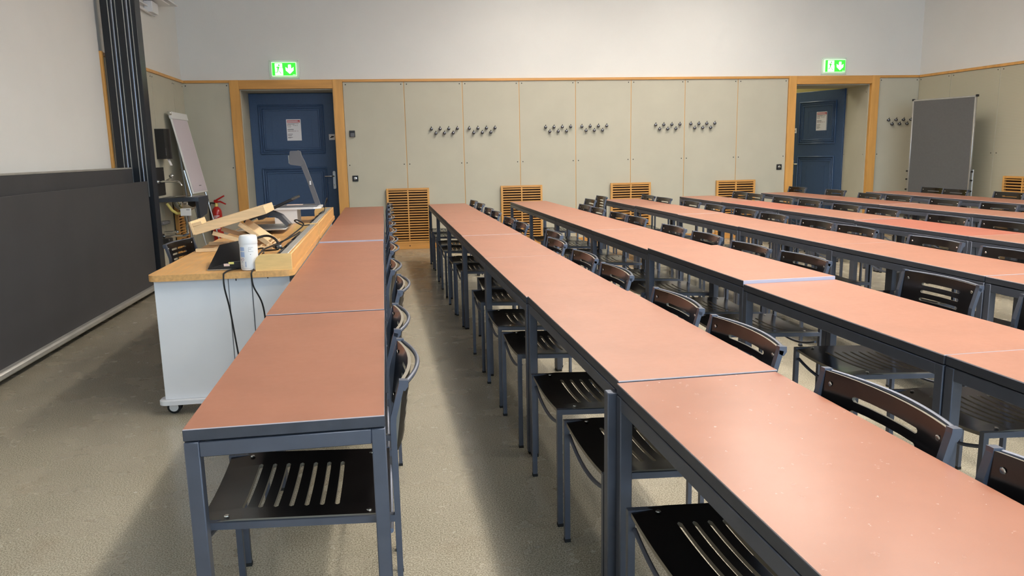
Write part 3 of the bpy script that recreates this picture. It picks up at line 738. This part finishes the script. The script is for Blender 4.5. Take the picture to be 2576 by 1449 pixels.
mb = MB(); mb.add([(0, -.4555, .865), (.54, -.4555, .865), (.40, -.4555, .69), (.05, -.4555, .66), (0, -.42, .865), (.54, -.42, .865), (.40, -.42, .69), (.05, -.42, .66)], [(0, 1, 2, 3), (7, 6, 5, 4), (0, 4, 5, 1), (1, 5, 6, 2), (2, 6, 7, 3), (3, 7, 4, 0)]); mb.build('apron', ['sink_top'], t, smooth=False)
mb = MB(); mb.tube([(.27, -.235, .74), (.27, -.235, .62)], .03, 12); mb.tube([(.27, -.235, .66), (.27, -.235, .46), (.27, -.20, .43), (.27, -.02, .43)], .018, 12); mb.tube([(.27, -.235, .56), (.27, -.235, .50)], .024, 12); mb.build('drain_pipe', ['chrome'], t)
mb = MB(); mb.tube([(.05, -.02, .45), (.05, -.22, .45), (.24, -.24, .45)], .012, 10); mb.lathe([(.035, 0), (.03, .02)], 14, 0, Matrix.Translation((.05, -.001, .45)) @ Matrix.Rotation(R(90), 4, 'X')); mb.tube([(.05, -.01, .50), (.05, -.14, .50)], .012, 10); mb.lathe([(.02, 0), (.024, .02), (.018, .04)], 12, 0, Matrix.Translation((.05, -.14, .50)) @ Matrix.Rotation(R(90), 4, 'X')); mb.build('valve_pipe', ['chrome'], t)
mb = MB(); mb.box(-.03, .12, -.09, -.005, .36, .425, 0, .006); mb.build('valve_box', ['black'], t)
mb = MB(); mb.tube([(.05, -.08, .85), (.06, -.13, .76), (.10, -.17, .72), (.20, -.20, .715)], .017, 10, 0); mb.tube([(.195, -.20, .715), (.27, -.225, .715)], .022, 10, 1); mb.build('drain_hose', ['yellow', 'white'], t)
mb = MB(); mb.box(-.012, .02, -.36, -.24, .695, .785, 0, .003); mb.box(-.0135, -.0118, -.35, -.31, .765, .772, 1); mb.build('paper_box', ['white', 'ink'], t)
t = thing('wall_tap', 'chrome wall tap with ball handle above the sink', 'tap', LP(9.74, .0315, 1.11), rz)
mb = MB(); mb.lathe([(.028, 0), (.024, .014), (.014, .02)], 16, 0, Matrix.Rotation(R(90), 4, 'X')); mb.tube([(0, -.01, 0), (0, -.12, .004), (0, -.23, 0), (0, -.25, -.012), (0, -.27, -.05)], [.013, .014, .012, .012, .012], 12); mb.build('spout', ['chrome'], t)
mb = MB(); mb.tube([(0, -.10, .01), (0, -.15, .045)], .008, 8); mb.lathe([(.0001, -.028), (.015, -.024), (.027, -.010), (.030, 0), (.027, .012), (.015, .022), (.0001, .026)], 16, 0, Matrix.Translation((0, -.165, .065))); mb.build('ball_handle', ['chrome'], t)
t = tag(MB().box(.02, .30, -.10, -.01, .60, .64, 0, .008).build('soap_shelf', ['grey_plastic'], None, LP(9.50, .0185), rz), 'grey shelf on the left wall below the sink', 'shelf')

# flip chart leaning in the left corner
t = thing('flip_chart', 'white flip chart leaning against the left wall beside the sink', 'flip chart', (0, 0, 0), 0)
TLp, TRp, BLp, BRp = Vector((-3.02, 10.30, 1.955)), Vector((-3.03, 11.06, 1.955)), Vector((-2.822, 10.31, .93)), Vector((-2.835, 11.08, .92))
nrm = (TRp-TLp).cross(BLp-TLp).normalized()
if nrm.x < 0: nrm = -nrm
dn = (BLp-TLp).normalized(); ac = (TRp-TLp).normalized(); wdt = (TRp-TLp).length; hgt = (BLp-TLp).length
Tm = Matrix.Translation(TLp) @ Matrix(((ac.x, nrm.x, -dn.x, 0), (ac.y, nrm.y, -dn.y, 0), (ac.z, nrm.z, -dn.z, 0), (0, 0, 0, 1)))
mb = MB(); mb.box(0, wdt, -.010, 0, -hgt, 0, 0, .003, Tm); mb.build('board', ['white'], t)
mb = MB(); mb.box(.06, wdt-.03, .0005, .004, -hgt+.02, -.07, 0, 0, Tm); mb.box(wdt*.50, wdt*.66, .004, .0045, -hgt+.09, -hgt+.10, 1, 0, Tm); mb.build('paper_pad', ['chart_paper', 'ink'], t)
mb = MB(); mb.box(-.005, wdt+.005, -.018, .016, -.075, .015, 0, .006, Tm); mb.build('clamp_bar', ['white'], t)
mb = MB(); mb.box(-.010, .026, -.022, .02, -.035, .019, 0, .006, Tm); mb.build('corner_cap', ['chrome'], t)
for x in (.02, wdt-.02):
    P0 = Tm @ Vector((x, -.03, -hgt*.7)); P1 = P0+dn*((P0.z-.02)/-dn.z)
    Pm = P0+dn*((P0.z-.75)/-dn.z)
    mb = MB(); mb.tube([P0, Pm], .016, 8); mb.tube([Pm, P1], .011, 8); mb.tube([P1+Vector((0, 0, .02)), (P1.x, P1.y, 0)], .014, 8, 1); mb.build('leg', ['alu', 'rubber'], t)
mb = MB(); mb.tube([Tm @ Vector((.20, -.04, -.25)), (-2.985, 10.60, .9), (-2.975, 10.64, .0)], .016, 8); mb.build('rear_leg', ['alu'], t)

# projection screen bracket high on the left wall
t = thing('screen_bracket', 'white screen bracket high on the left wall beside the black pylon', 'bracket', LP(9.55, .001, 3.05), R(90)+LA)
mb = MB(); mb.box(-.15, .70, -.05, -.03, .05, .075, 0, .002); mb.box(-.15, .70, -.05, -.03, .12, .14, 0, .002); mb.build('rail', ['white'], t)
mb = MB(); mb.box(.42, .66, -.10, 0, .06, .19, 0, .006); mb.build('end_block', ['white'], t)
mb = MB(); mb.box(.3, 1.1, -.22, 0, .24, .26, 0, .003); mb.box(.2, .8, -.2, 0, .2, .215, 0, .003); mb.build('flap', ['white'], t)
# ------------------------------------------------------- blackboards
BA = R(2.0)
def bdir(L): return Vector((-2.70+math.sin(BA)*L, 8.28-math.cos(BA)*L, 0))
def py(name, y0, label):
    t = thing('blackboard_pylon', label, 'blackboard post', (-2.66, y0, 0), BA, 'blackboard pylons')
    return t
for y0, sgn, label in ((8.30, 1, 'black blackboard guide pylon beside the sink'),):
    t = py('p', y0, label)
    mb = MB(); mb.box(-.325, 0, 0, .17, 0, 4.1, 0, .004); mb.build('column', ['pylon'], t)
    for x0 in (-.255, -.115):
        mb = MB(); mb.box(x0, x0+.008, -.012, .0, 1.0, 4.1, 0, .001); mb.tube([(x0+.038, -.006, 1.0), (x0+.038, -.006, 4.1)], .014, 10, 1); mb.box(x0+.07, x0+.076, -.012, 0, 1.0, 4.1, 0)
        mb.build('guide_rail', ['alu', 'chrome_hook'], t)
LB = 4.6
T = lambda off: RZ(BA, (-2.70+off*math.cos(BA), 8.28+off*math.sin(BA), 0))
for off, z0, z1, label in ((.0, .095, 1.158, 'large dark grey sliding blackboard, the front one near the floor'), (-.135, .30, 1.285, 'large dark grey sliding blackboard, the rear one behind it')):
    t = thing('blackboard', label, 'blackboard', T(off).translation, BA, 'sliding blackboards')
    mb = MB(); mb.box(-.022, 0, -LB, -.012, z0, z1, 0, .002); mb.build('panel', ['board'], t)
    mb = MB()
    if off == 0: mb.box(-.03, .045, -LB, -.015, z0-.035, z0+.012, 0, .012)
    else: mb.box(-.028, .002, -LB, -.012, z1-.0005, z1+.016, 0, .003)
    mb.build('chalk_ledge' if off == 0 else 'edge_rail', ['alu_dull'], t)
t = tag(MB().box(-.03, 0, -5.2, 0, .8, 4.1, 0, .003).build('projection_board', ['plaster'], None, RZ(LA, LP(8.25, .035)).translation, LA), 'large white projection board on the left wall above the blackboards', 'projection board')

# ------------------------------------------------------- grey pin board
t = thing('pin_board', 'grey felt pin board on aluminium stand in the right corner', 'pin board', (7.34, 10.67, 0), 0)
pdv = Vector((7.67-7.34, 9.79-10.67, 0)); wd = pdv.length; t.rotation_euler = (0, 0, math.atan2(pdv.y, pdv.x))
mb = MB(); mb.box(.02, wd-.02, -.012, .012, .48, 2.00, 0); mb.build('felt_panel', ['felt'], t)
mb = MB(); mb.box(.0, wd, -.016, .016, 2.0, 2.022, 0, .003); mb.box(.0, wd, -.016, .016, .46, .482, 0, .003); mb.box(0, .022, -.016, .016, .46, 2.02, 0, .004); mb.box(wd-.024, wd, -.016, .016, .46, 2.02, 0, .004); mb.build('frame', ['alu'], t)
for x in (-.01, wd-.012):
    mb = MB(); mb.box(x, x+.03, -.019, .019, 2.005, 2.035, 0, .004); mb.build('corner_cap', ['black'], t)
for x in (-.035, wd+.003):
    mb = MB(); mb.tube([(x+.016, .02, .05), (x+.016, .02, 1.02)], .014, 10); mb.tube([(x+.016, -.25, .03), (x+.016, .25, .03)], .014, 8); mb.build('stand_leg', ['alu'], t)
    for z in (.99, .87, .72):
        mb = MB(); mb.lathe([(.012, 0), (.012, .022)], 10, 0, Matrix.Translation((x+.016, .006, z)) @ Matrix.Rotation(R(90), 4, 'X')); mb.build('clamp_knob', ['black'], t)
#@@PART3
# ------------------------------------------------------ teacher desks
DA = R(2.35)
def desk(y0, y1, label, casters):
    base = Vector((-1.404, 4.13, 0)) + Matrix.Rotation(DA, 3, 'Z') @ Vector((0, y0, 0))
    t = thing('rolling_desk', label, 'desk', base, DA, 'wooden topped rolling desks'); L = y1-y0; W = .746
    mb = MB(); r = .05; p = []
    for cx, cy, a0 in ((W-r, r, -90), (W-r, L-r, 0), (r, L-r, 90), (r, r, 180)):
        for k in range(6): a = R(a0+18*k); p.append((cx+r*math.cos(a), cy+r*math.sin(a)))
    mb.prism(p, .742, .775, 0); mb.build('worktop', ['desk_wood'], t, angle=25)
    mb = MB(); mb.box(.02, W-.03, .05, .10, .085, .742, 0, .002); mb.box(.02, W-.03, L-.10, L-.05, .085, .742, 0, .002); mb.box(W-.09, W-.03, .10, L-.10, .085, .742, 0, .002)
    mb.build('cabinet', ['white_paint'], t)
    mb = MB(); mb.box(.395, .399, .0485, .0505, .11, .735, 0); mb.box(.515, .520, .0485, .0505, .11, .735, 0); mb.box(.435, .44, .048, .0505, .722, .74, 1); mb.box(.60, .605, .048, .0505, .728, .74, 1); mb.box(.41, .72, .048, .0505, .738, .7415, 1)
    mb.build('panel_joint', ['grey_plastic', 'black'], t)
    p = [(x*.96+.0, y) for x, y in p]
    for cy in (.075, L-.075):
        mb = MB(); q = []
        for sx, a0 in ((W-.05, -90), (W-.05, 0), (.03, 90), (.03, 180)):
            for k in range(6): a = R(a0+18*k); q.append((sx+.04*math.cos(a), cy+(.02 if a0 in (0, 90) else -.02)+.04*math.sin(a)))
        mb.prism(q, .062, .0848, 0); mb.build('base_plate', ['white_paint'], t, angle=25)
    for cx, cy in ((.055, .09), (W-.09, .09), (.055, L-.09), (W-.09, L-.09)):
        mb = MB(); T = Matrix.Translation((cx, cy, .036)) @ Matrix.Rotation(R(90), 4, 'X')
        for o in (-.026, .004): mb.lathe([(.012, o), (.030, o), (.036, o+.004), (.036, o+.018), (.030, o+.022), (.012, o+.022)], 20, 0, T)
        for o in (-.0275, .0265): mb.lathe([(.024, o), (.023, o+.001), (.0001, o+.001)], 18, 1, T)
        mb.box(cx-.03, cx+.02, cy-.028, cy+.026, .045, .063, 0, .004); mb.build('caster', ['rubber', 'white'], t)
    # raised maple cable trough along the right edge
    u0, u1 = .548, .737; z0, z1 = .775, .862; a, b = .015, L-.012
    tro = MB(); tro.box(u1-.02, u1, a+.02, b, z0, z1, 0, .004)
    tro.build('trough_board', ['trough_wood'], t); par = t.children[-1]
    prof = [(u0, z0), (u1, z0), (u1, z1)] + [(u0+.04-.04*math.sin(R(k*18)), z1-.04+.04*math.cos(R(k*18))) for k in range(6)]
    for yy in (a, b-.03):
        mb = MB(); mb.prism(prof, 0, .022, 0, Matrix.Translation((0, yy+.022, 0)) @ FACE_Y); o = mb.build('end_cap', ['box_wood'], par, angle=25)
    mb = MB(); mb.box(u1-.062, u1-.0205, a+.024, b-.03, z1-.010, z1-.001, 0, .002); mb.build('cable_rail', ['alu_dull'], par)
    mb = MB(); mb.add([(u0+.03, a+.024, z0+.012), (u1-.06, a+.024, z1-.014), (u1-.06, b-.03, z1-.014), (u0+.03, b-.03, z0+.012), (u0+.03, a+.024, z0), (u1-.06, a+.024, z0), (u1-.06, b-.03, z0), (u0+.03, b-.03, z0)],
        [(0, 1, 2, 3), (4, 7, 6, 5), (0, 4, 5, 1), (2, 6, 7, 3), (0, 3, 7, 4), (1, 5, 6, 2)]); o = mb.build('socket_panel', ['grey_plastic'], par, smooth=False)
    nrm_a = math.atan2(z1-.014-z0-.012, (u1-.06)-(u0+.03))
    k = a+.25
    while k < b-.35:
        mb = MB()
        Ts = Matrix.Translation((u0+.085, k, z0+.056)) @ Matrix.Rotation(-nrm_a, 4, 'Y'); mb.box(-.02, .02, 0, .22, -.012, .0035, 0, .003, Ts); k += .42; mb.build('socket', ['black'], par)
    return t
desk(0, 1.88, 'wooden topped white rolling desk nearest the viewer, beside the leftmost tables', 1)
desk(1.885, 3.83, 'wooden topped white rolling desk at the far end, near the blue door', 1)
DT = RZ(DA, (-1.404, 4.13, .7758))
def dp(x, y, z=0): return DT @ Vector((x, y, z))
# wipes tub
t = thing('wipes_tub', 'white cylindrical wipes tub on the near end of desk', 'tub', (-.896, 4.222, .7758), 0)
mb = MB(); mb.lathe([(.038, 0), (.044, .004), (.0465, .015), (.0465, .140), (.0455, .145)], 32); mb.build('body', ['white'], t)
mb = MB(); mb.lathe([(.0475, .143), (.0485, .150), (.0470, .176), (.042, .187), (.030, .190), (.0001, .191)], 32); mb.build('lid', ['white'], t)
def wrap(mb, a0, a1, z0, z1, mi, r=.0468, n=8):
    vs = []
    for i in range(n):
        a = R(a0+(a1-a0)*i/(n-1))
        for z in (z0, z1): vs.append((r*math.cos(a), r*math.sin(a), z))
    mb.add(vs, [(2*i, 2*i+2, 2*i+3, 2*i+1) for i in range(n-1)], mi)
mb = MB(); wrap(mb, -145, -108, .108, .128, 0); wrap(mb, -145, -108, .075, .102, 0)
for k in range(5): wrap(mb, -107, -100, .022+k*.006, .0255+k*.006, 1)
wrap(mb, -80, -50, .125, .126, 2); wrap(mb, -80, -50, .103, .104, 2); wrap(mb, -80.5, -79.5, .103, .126, 2); wrap(mb, -77, -62, .117, .1185, 2); wrap(mb, -72, -66, .088, .090, 2)
for z, a1 in ((.030, -125), (.024, -115), (.018, -120), (.013, -70)): wrap(mb, -142, a1, z, z+.0008, 3)
def diamond(mb, a, z, r, k, mi):
    vs = [(r*math.cos(R(a+da)), r*math.sin(R(a+da)), z+dz) for da, dz in ((-k*60/.05*.9, 0), (0, -k), (k*60/.05*.9, 0), (0, k))]; mb.add(vs, [(0, 1, 2, 3)], mi)
for a in (-138, -121):
    diamond(mb, a, .062, .0470, .0095, 4); diamond(mb, a, .062, .0472, .0080, 5)
wrap(mb, -122, -120.3, .0605, .068, 2, .0474, 2); wrap(mb, -122, -120.3, .0570, .0590, 2, .0474, 2)
diamond(mb, -138, .061, .0474, .0035, 2); wrap(mb, -140, -137, .0555, .0570, 2, .0474, 2)
wrap(mb, -132, -127, .050, .0535, 3, .0469, 3); wrap(mb, -140, -120, .046, .047, 3, .0469, 4)
mb.build('printing', ['blue_ink', 'barcode', 'black_ink', 'ink', 'rose', 'paper'], t)

# black tablet console leaning on a wedge foot
t = thing('tablet_console', 'black tilted tablet console with stickers beside the wipes tub', 'tablet', (-1.122, 4.245, .7765), R(2))
mb = MB(); mb.add([(0, 0, .004), (.20, 0, .004), (.20, .02, .05), (.0, .012, .012), (0, .34, .10), (.20, .34, .14), (.20, .36, .135), (0, .36, .095)],
   [(0, 1, 2, 3), (3, 2, 5, 4), (4, 5, 6, 7), (0, 3, 4, 7), (1, 6, 5, 2), (0, 7, 6, 1)]); mb.build('screen', ['glass_black'], t, smooth=False)
mb = MB(); mb.add([(.005, -.002, .006), (.2, -.002, .006), (.2, -.002, .045), (.12, -.002, .040), (.03, -.002, .016), (.005, .004, .006), (.2, .02, .006), (.2, .02, .045), (.12, .02, .040), (.03, .01, .016)],
   [(0, 1, 2, 3, 4), (9, 8, 7, 6, 5), (0, 5, 6, 1), (1, 6, 7, 2), (2, 7, 8, 3), (3, 8, 9, 4), (4, 9, 5, 0)]); mb.build('wedge_foot', ['black'], t, smooth=False)
mb = MB(); mb.box(-.003, .16, -.004, .004, 0, .005, 0, .001); mb.build('bottom_edge', ['alu'], t)
mb = MB(); mb.box(.085, .115, -.0035, -.0025, .020, .034, 0); mb.box(.110, .138, -.0035, -.0025, .030, .042, 1); mb.build('sticker', ['sticker_p', 'sticker_y'], t)
mb = MB(); mb.tube([(.10, .30, .006), (.10, .34, .105)], .012, 8); mb.build('prop', ['black'], t)

# tilted wooden reading stand
t = thing('reading_stand', 'pale wooden tilted reading stand on the desk', 'book stand', dp(.025, 1.02), DA)
sl = math.atan2(.118, .43); Tb = Matrix.Translation((0, 0, .112)) @ Matrix.Rotation(-sl, 4, 'Y')
mb = MB(); mb.box(0, .470, 0, .022, -.004, .052, 0, .002, Tb); mb.box(0, .470, .378, .40, -.004, .052, 0, .002, Tb); mb.box(.445, .470, .022, .378, -.004, .052, 0, .002, Tb); mb.box(0, .445, .022, .378, .036, .050, 0, 0, Tb)
mb.build('board', ['pale_wood'], t)
mb = MB(); mb.box(-.012, .004, -.002, .402, .0, .088, 0, .002, Tb); mb.box(.004, .065, .0, .014, .052, .074, 0, .002, Tb); mb.build('ledge', ['pale_wood'], t)
mb = MB()
for y in (.05, .33): mb.tube([(.27, y, .17), (.46, y, .02)], .014, 4, 0, None, .010, (0, 0, 1))
mb.add([(.29, .06, .165), (.44, .06, .045), (.44, .33, .045), (.29, .33, .165), (.295, .06, .171), (.445, .06, .051), (.445, .33, .051), (.295, .33, .171)], [(0, 1, 2, 3), (7, 6, 5, 4), (0, 4, 5, 1), (1, 5, 6, 2), (2, 6, 7, 3), (3, 7, 4, 0)])
mb.build('support_strut', ['pale_wood'], t)
for y in (.05, .33):
    mb = MB(); mb.tube([(.10, y, .115), (.36, y, .03)], .013, 4, 0, None, .009, (0, 0, 1)); mb.build('hinge_strut', ['pale_wood'], t)
mb = MB(); mb.box(.0, .48, -.03, .0, 0, .022, 0, .002); mb.box(.0, .48, .36, .39, 0, .022, 0, .002); mb.box(.36, .40, .0, .36, .003, .020, 0, .002); mb.box(.10, .14, 0, .36, .003, .02, 0, .002)
for x in (.40, .44, .47): mb.box(x, x+.012, -.025, .38, .020, .030, 0, .002)
mb.build('base_frame', ['pale_wood'], t)

# pen display on its arm, document camera on a white riser
t = thing('pen_display', 'black tilted pen display on a curved arm on the desk', 'monitor', dp(.13, 2.10), DA)
Tp = Matrix.Translation((.02, 0, .085)) @ Matrix.Rotation(R(-24), 4, 'Y')
mb = MB(); mb.box(0, .42, 0, .58, 0, .022, 0, .006, Tp); mb.build('screen', ['black'], t)
mb = MB(); mb.box(.02, .40, .02, .56, .0222, .0235, 0, 0, Tp); mb.build('screen_glass', ['glass_black'], t)
mb = MB(); mb.tube([(.10, .25, .11), (.16, .22, .145), (.22, .20, .145), (.28, .18, .12), (.345, .16, .05)], [.02, .022, .022, .02, .016], 4, 0, None, .03, (0, 0, 1)); mb.build('arm', ['grey_plastic'], t, smooth=True, angle=50)
mb = MB(); mb.box(-.04, .34, -.05, .45, .030, .040, 0, .002); mb.build('base_plate', ['alu'], t)
mb = MB(); mb.lathe([(.08, 0), (.10, .012), (.10, .026), (.09, .030)], 20, 0, Matrix.Translation((.12, .10, 0))); mb.build('foot', ['black'], t)
t = thing('monitor_riser', 'white riser shelf under the document camera on desk', 'riser', dp(.17, 3.0), DA)
mb = MB(); p = [(0, 0), (.44, 0), (.50, .06), (.50, .36), (0, .36)]; mb.prism(p, .125, .143, 0); mb.build('shelf', ['white'], t, smooth=False)
for x0, x1 in ((.09, .11), (.27, .29)):
    mb = MB(); mb.box(x0, x1, .02, .34, 0, .125, 0); mb.build('side_panel', ['white'], t, smooth=False)
mb = MB(); mb.box(.11, .27, .02, .035, 0, .125, 0); mb.build('front_panel', ['white'], t, smooth=False)
t = thing('document_camera', 'grey document camera arm standing on the white riser', 'document camera', dp(.17, 3.0, .143), DA)
mb = MB(); mb.box(.10, .47, .03, .30, 0, .014, 0, .004); mb.build('base', ['grey_plastic'], t)
mb = MB(); P = [(.475, .10, .01), (.445, .10, .12), (.405, .10, .26), (.36, .10, .40), (.325, .10, .47), (.305, .10, .50)]
mb.tube(P, [.022, .021, .021, .023, .027, .026], 4, 0, None, .02, (1, 0, 0)); mb.build('arm', ['grey_plastic'], t, smooth=True, angle=60)
mb = MB(); mb.prism([(.245, .395), (.255, .385), (.345, .37), (.365, .385), (.35, .50), (.34, .508), (.265, .508), (.255, .50)], 0, .06, 0, Matrix.Translation((0, .13, 0)) @ FACE_Y); mb.build('camera_head', ['grey_plastic'], t, smooth=False)
mb = MB(); mb.box(.238, .247, .078, .122, .395, .47, 0, .003); mb.build('lens_window', ['alu'], t)
mb = MB(); mb.box(.413, .426, .072, .078, .20, .235, 0); mb.build('status_light', ['white'], t)
t = tag(MB().box(0, .075, 0, .20, 0, .012, 0, .002).build('paper_pad', ['alu'], None, dp(.185, 3.06, .1432), DA), 'small grey pad lying on the white riser', 'pad')
t = tag(MB().box(.0, .14, .0, .10, 0, .0035, 0).build('glass_slide', ['sticker_p'], None, dp(.36, 3.12, .158), DA), 'pink card on the document camera base', 'card')

# cables
def cable(label, pts, r=.004, m='rubber', group='cables on the desk', smooth=6):
    P = [Vector(p) for p in pts]; out = []
    for i in range(len(P)-1):
        p0, p1, p2, p3 = P[max(i-1, 0)], P[i], P[i+1], P[min(i+2, len(P)-1)]
        for k in range(smooth):
            t = k/smooth; out.append(.5*((2*p1)+(p2-p0)*t+(2*p0-5*p1+4*p2-p3)*t*t+(3*p1-p0-3*p2+p3)*t**3))
    out.append(P[-1])
    mb = MB(); mb.tube(out, r, 8, 0); return tag(mb.build('cable', [m], None), label, 'cable', group)
fy = 4.115
cable('black cable hanging down the white desk front, the left one', [(-.93, 4.30, .782), (-.99, 4.20, .783), (-1.005, 4.118, .779), (-1.008, 4.10, .765), (-1.008, 4.10, .70), (-1.0, 4.14, .58), (-.985, 4.15, .40), (-.965, 4.15, .20), (-.95, 4.15, .10)], .0045)
cable('black cable hanging beside the trough down the desk front, the right one', [(-.905, 4.33, .782), (-.880, 4.24, .782), (-.868, 4.16, .782), (-.866, 4.112, .779), (-.866, 4.098, .762), (-.862, 4.11, .70), (-.83, 4.14, .60), (-.82, 4.15, .45), (-.815, 4.15, .25)], .0045)
def dpl(*q): return [dp(*p) for p in q]
cable('thick black cable arching out of the desk trough', dpl((.34, .95, .055), (.45, 1.05, .085), (.53, .95, .075), (.60, .72, .035), (.66, .55, .07)), .008)
cable('loop of thin black cable next to the wipes tub', dpl((.50, .35, .04), (.44, .45, .055), (.42, .55, .03), (.47, .60, .05), (.52, .52, .06), (.50, .42, .03), (.53, .30, .02)), .0045)
cable('black cable with plug lying on the desk trough panel', dpl((.66, 1.25, .085), (.60, 1.05, .06), (.52, 1.0, .03), (.46, .85, .012), (.56, .70, .03), (.60, .55, .05)), .005)
cable('coiled black cable at the far end of near trough', dpl((.68, 1.75, .09), (.64, 1.62, .10), (.60, 1.52, .14), (.63, 1.45, .15), (.66, 1.52, .11), (.60, 1.40, .06), (.55, 1.15, .03), (.535, 1.10, .012)), .005)
cable('thin black cable looping above the far desk trough', dpl((.66, 3.60, .10), (.70, 3.52, .18), (.705, 3.38, .20), (.70, 3.2, .16), (.70, 3.05, .10), (.68, 2.85, .092)), .004)
t = thing('video_plug', 'black video plug lying on the near cable trough', 'plug', dp(.60, .50, .075), DA+R(20))
mb = MB(); mb.box(-.02, .02, -.05, .03, -.012, .012, 0, .005); mb.build('plug_body', ['black'], t)
mb = MB(); mb.box(-.014, .014, -.068, -.05, -.008, .008, 0, .002); mb.build('metal_tip', ['chrome'], t)
t = tag(MB().tube([dp(.53, .38, .03), dp(.565, .20, .07), dp(.592, .045, .095)], [.006, .006, .004], 8).build('pen', ['black'], None), 'black pen leaning on the near end of the trough', 'pen')
t = thing('computer_mouse', 'small dark mouse lying on the wooden desk', 'mouse', dp(.40, .62, 0), DA)
mb = MB(); mb.lathe([(.028, 0), (.034, .006), (.032, .018), (.022, .028), (.0001, .031)], 18, 0, Matrix.Diagonal((1, 1.6, 1, 1))); mb.build('shell', ['grey_plastic'], t)
mb = MB(); mb.tube([(0, -.04, .01), (-.05, -.06, .004), (-.15, -.04, .004)], .002, 6); mb.build('cord', ['black'], t)

# ------------------------------------------------------------------- light
def area(name, loc, target, sx, sy, power, rgb):
    l = bpy.data.lights.new(name, 'AREA'); l.shape = 'RECTANGLE'; l.size = sx; l.size_y = sy; l.energy = power; l.color = rgb
    o = bpy.data.objects.new(name, l); COL.objects.link(o); o.location = loc
    o.rotation_euler = (Vector(target)-Vector(loc)).to_track_quat('-Z', 'Y').to_euler(); return o
for k, w in enumerate(WIN):
    cx = (w[0]+w[1])/2
    area('window_daylight', (cx, YF-.12, 2.35), (cx, 4, 2.1), 1.7, 2.7, 128, (.54, .77, 1.0))
for k, (x, y, e) in enumerate(((2.0, 1.6, 92), (1.9, 5.0, 76), (1.8, 8.4, 70), (4.5, 1.6, 52), (4.4, 5.0, 52), (4.35, 8.6, 64))):
    area('ceiling_lamp', (x, y, ZC-.25), (x, y, 0), .22, 3.0, e, (1.0, .93, .84)).data.spread = R(150)
    area('ceiling_bounce_fill', (x, y, ZC-.28), (x, y, 9), .22, 3.0, e*1.2, (1.0, .95, .88))  # added upward fill, bounced off the ceiling to brighten the upper walls
area('corridor_lamp', (6.2, 13.6, 3.2), (6.2, 13.6, 0), 1, 1, 40, (1, .92, .7))
w = bpy.data.worlds.new('world'); S.world = w; w.use_nodes = True
bg = w.node_tree.nodes['Background']; bg.inputs[0].default_value = (.75, .87, 1, 1); bg.inputs[1].default_value = .6
S.view_settings.view_transform = 'Standard'; S.view_settings.look = 'None'; S.view_settings.gamma = 1; S.view_settings.use_curve_mapping = False
S.view_settings.exposure = -0.12
S.cycles.max_bounces = 8; S.cycles.diffuse_bounces = 5; S.cycles.glossy_bounces = 4
S.cycles.use_denoising = True
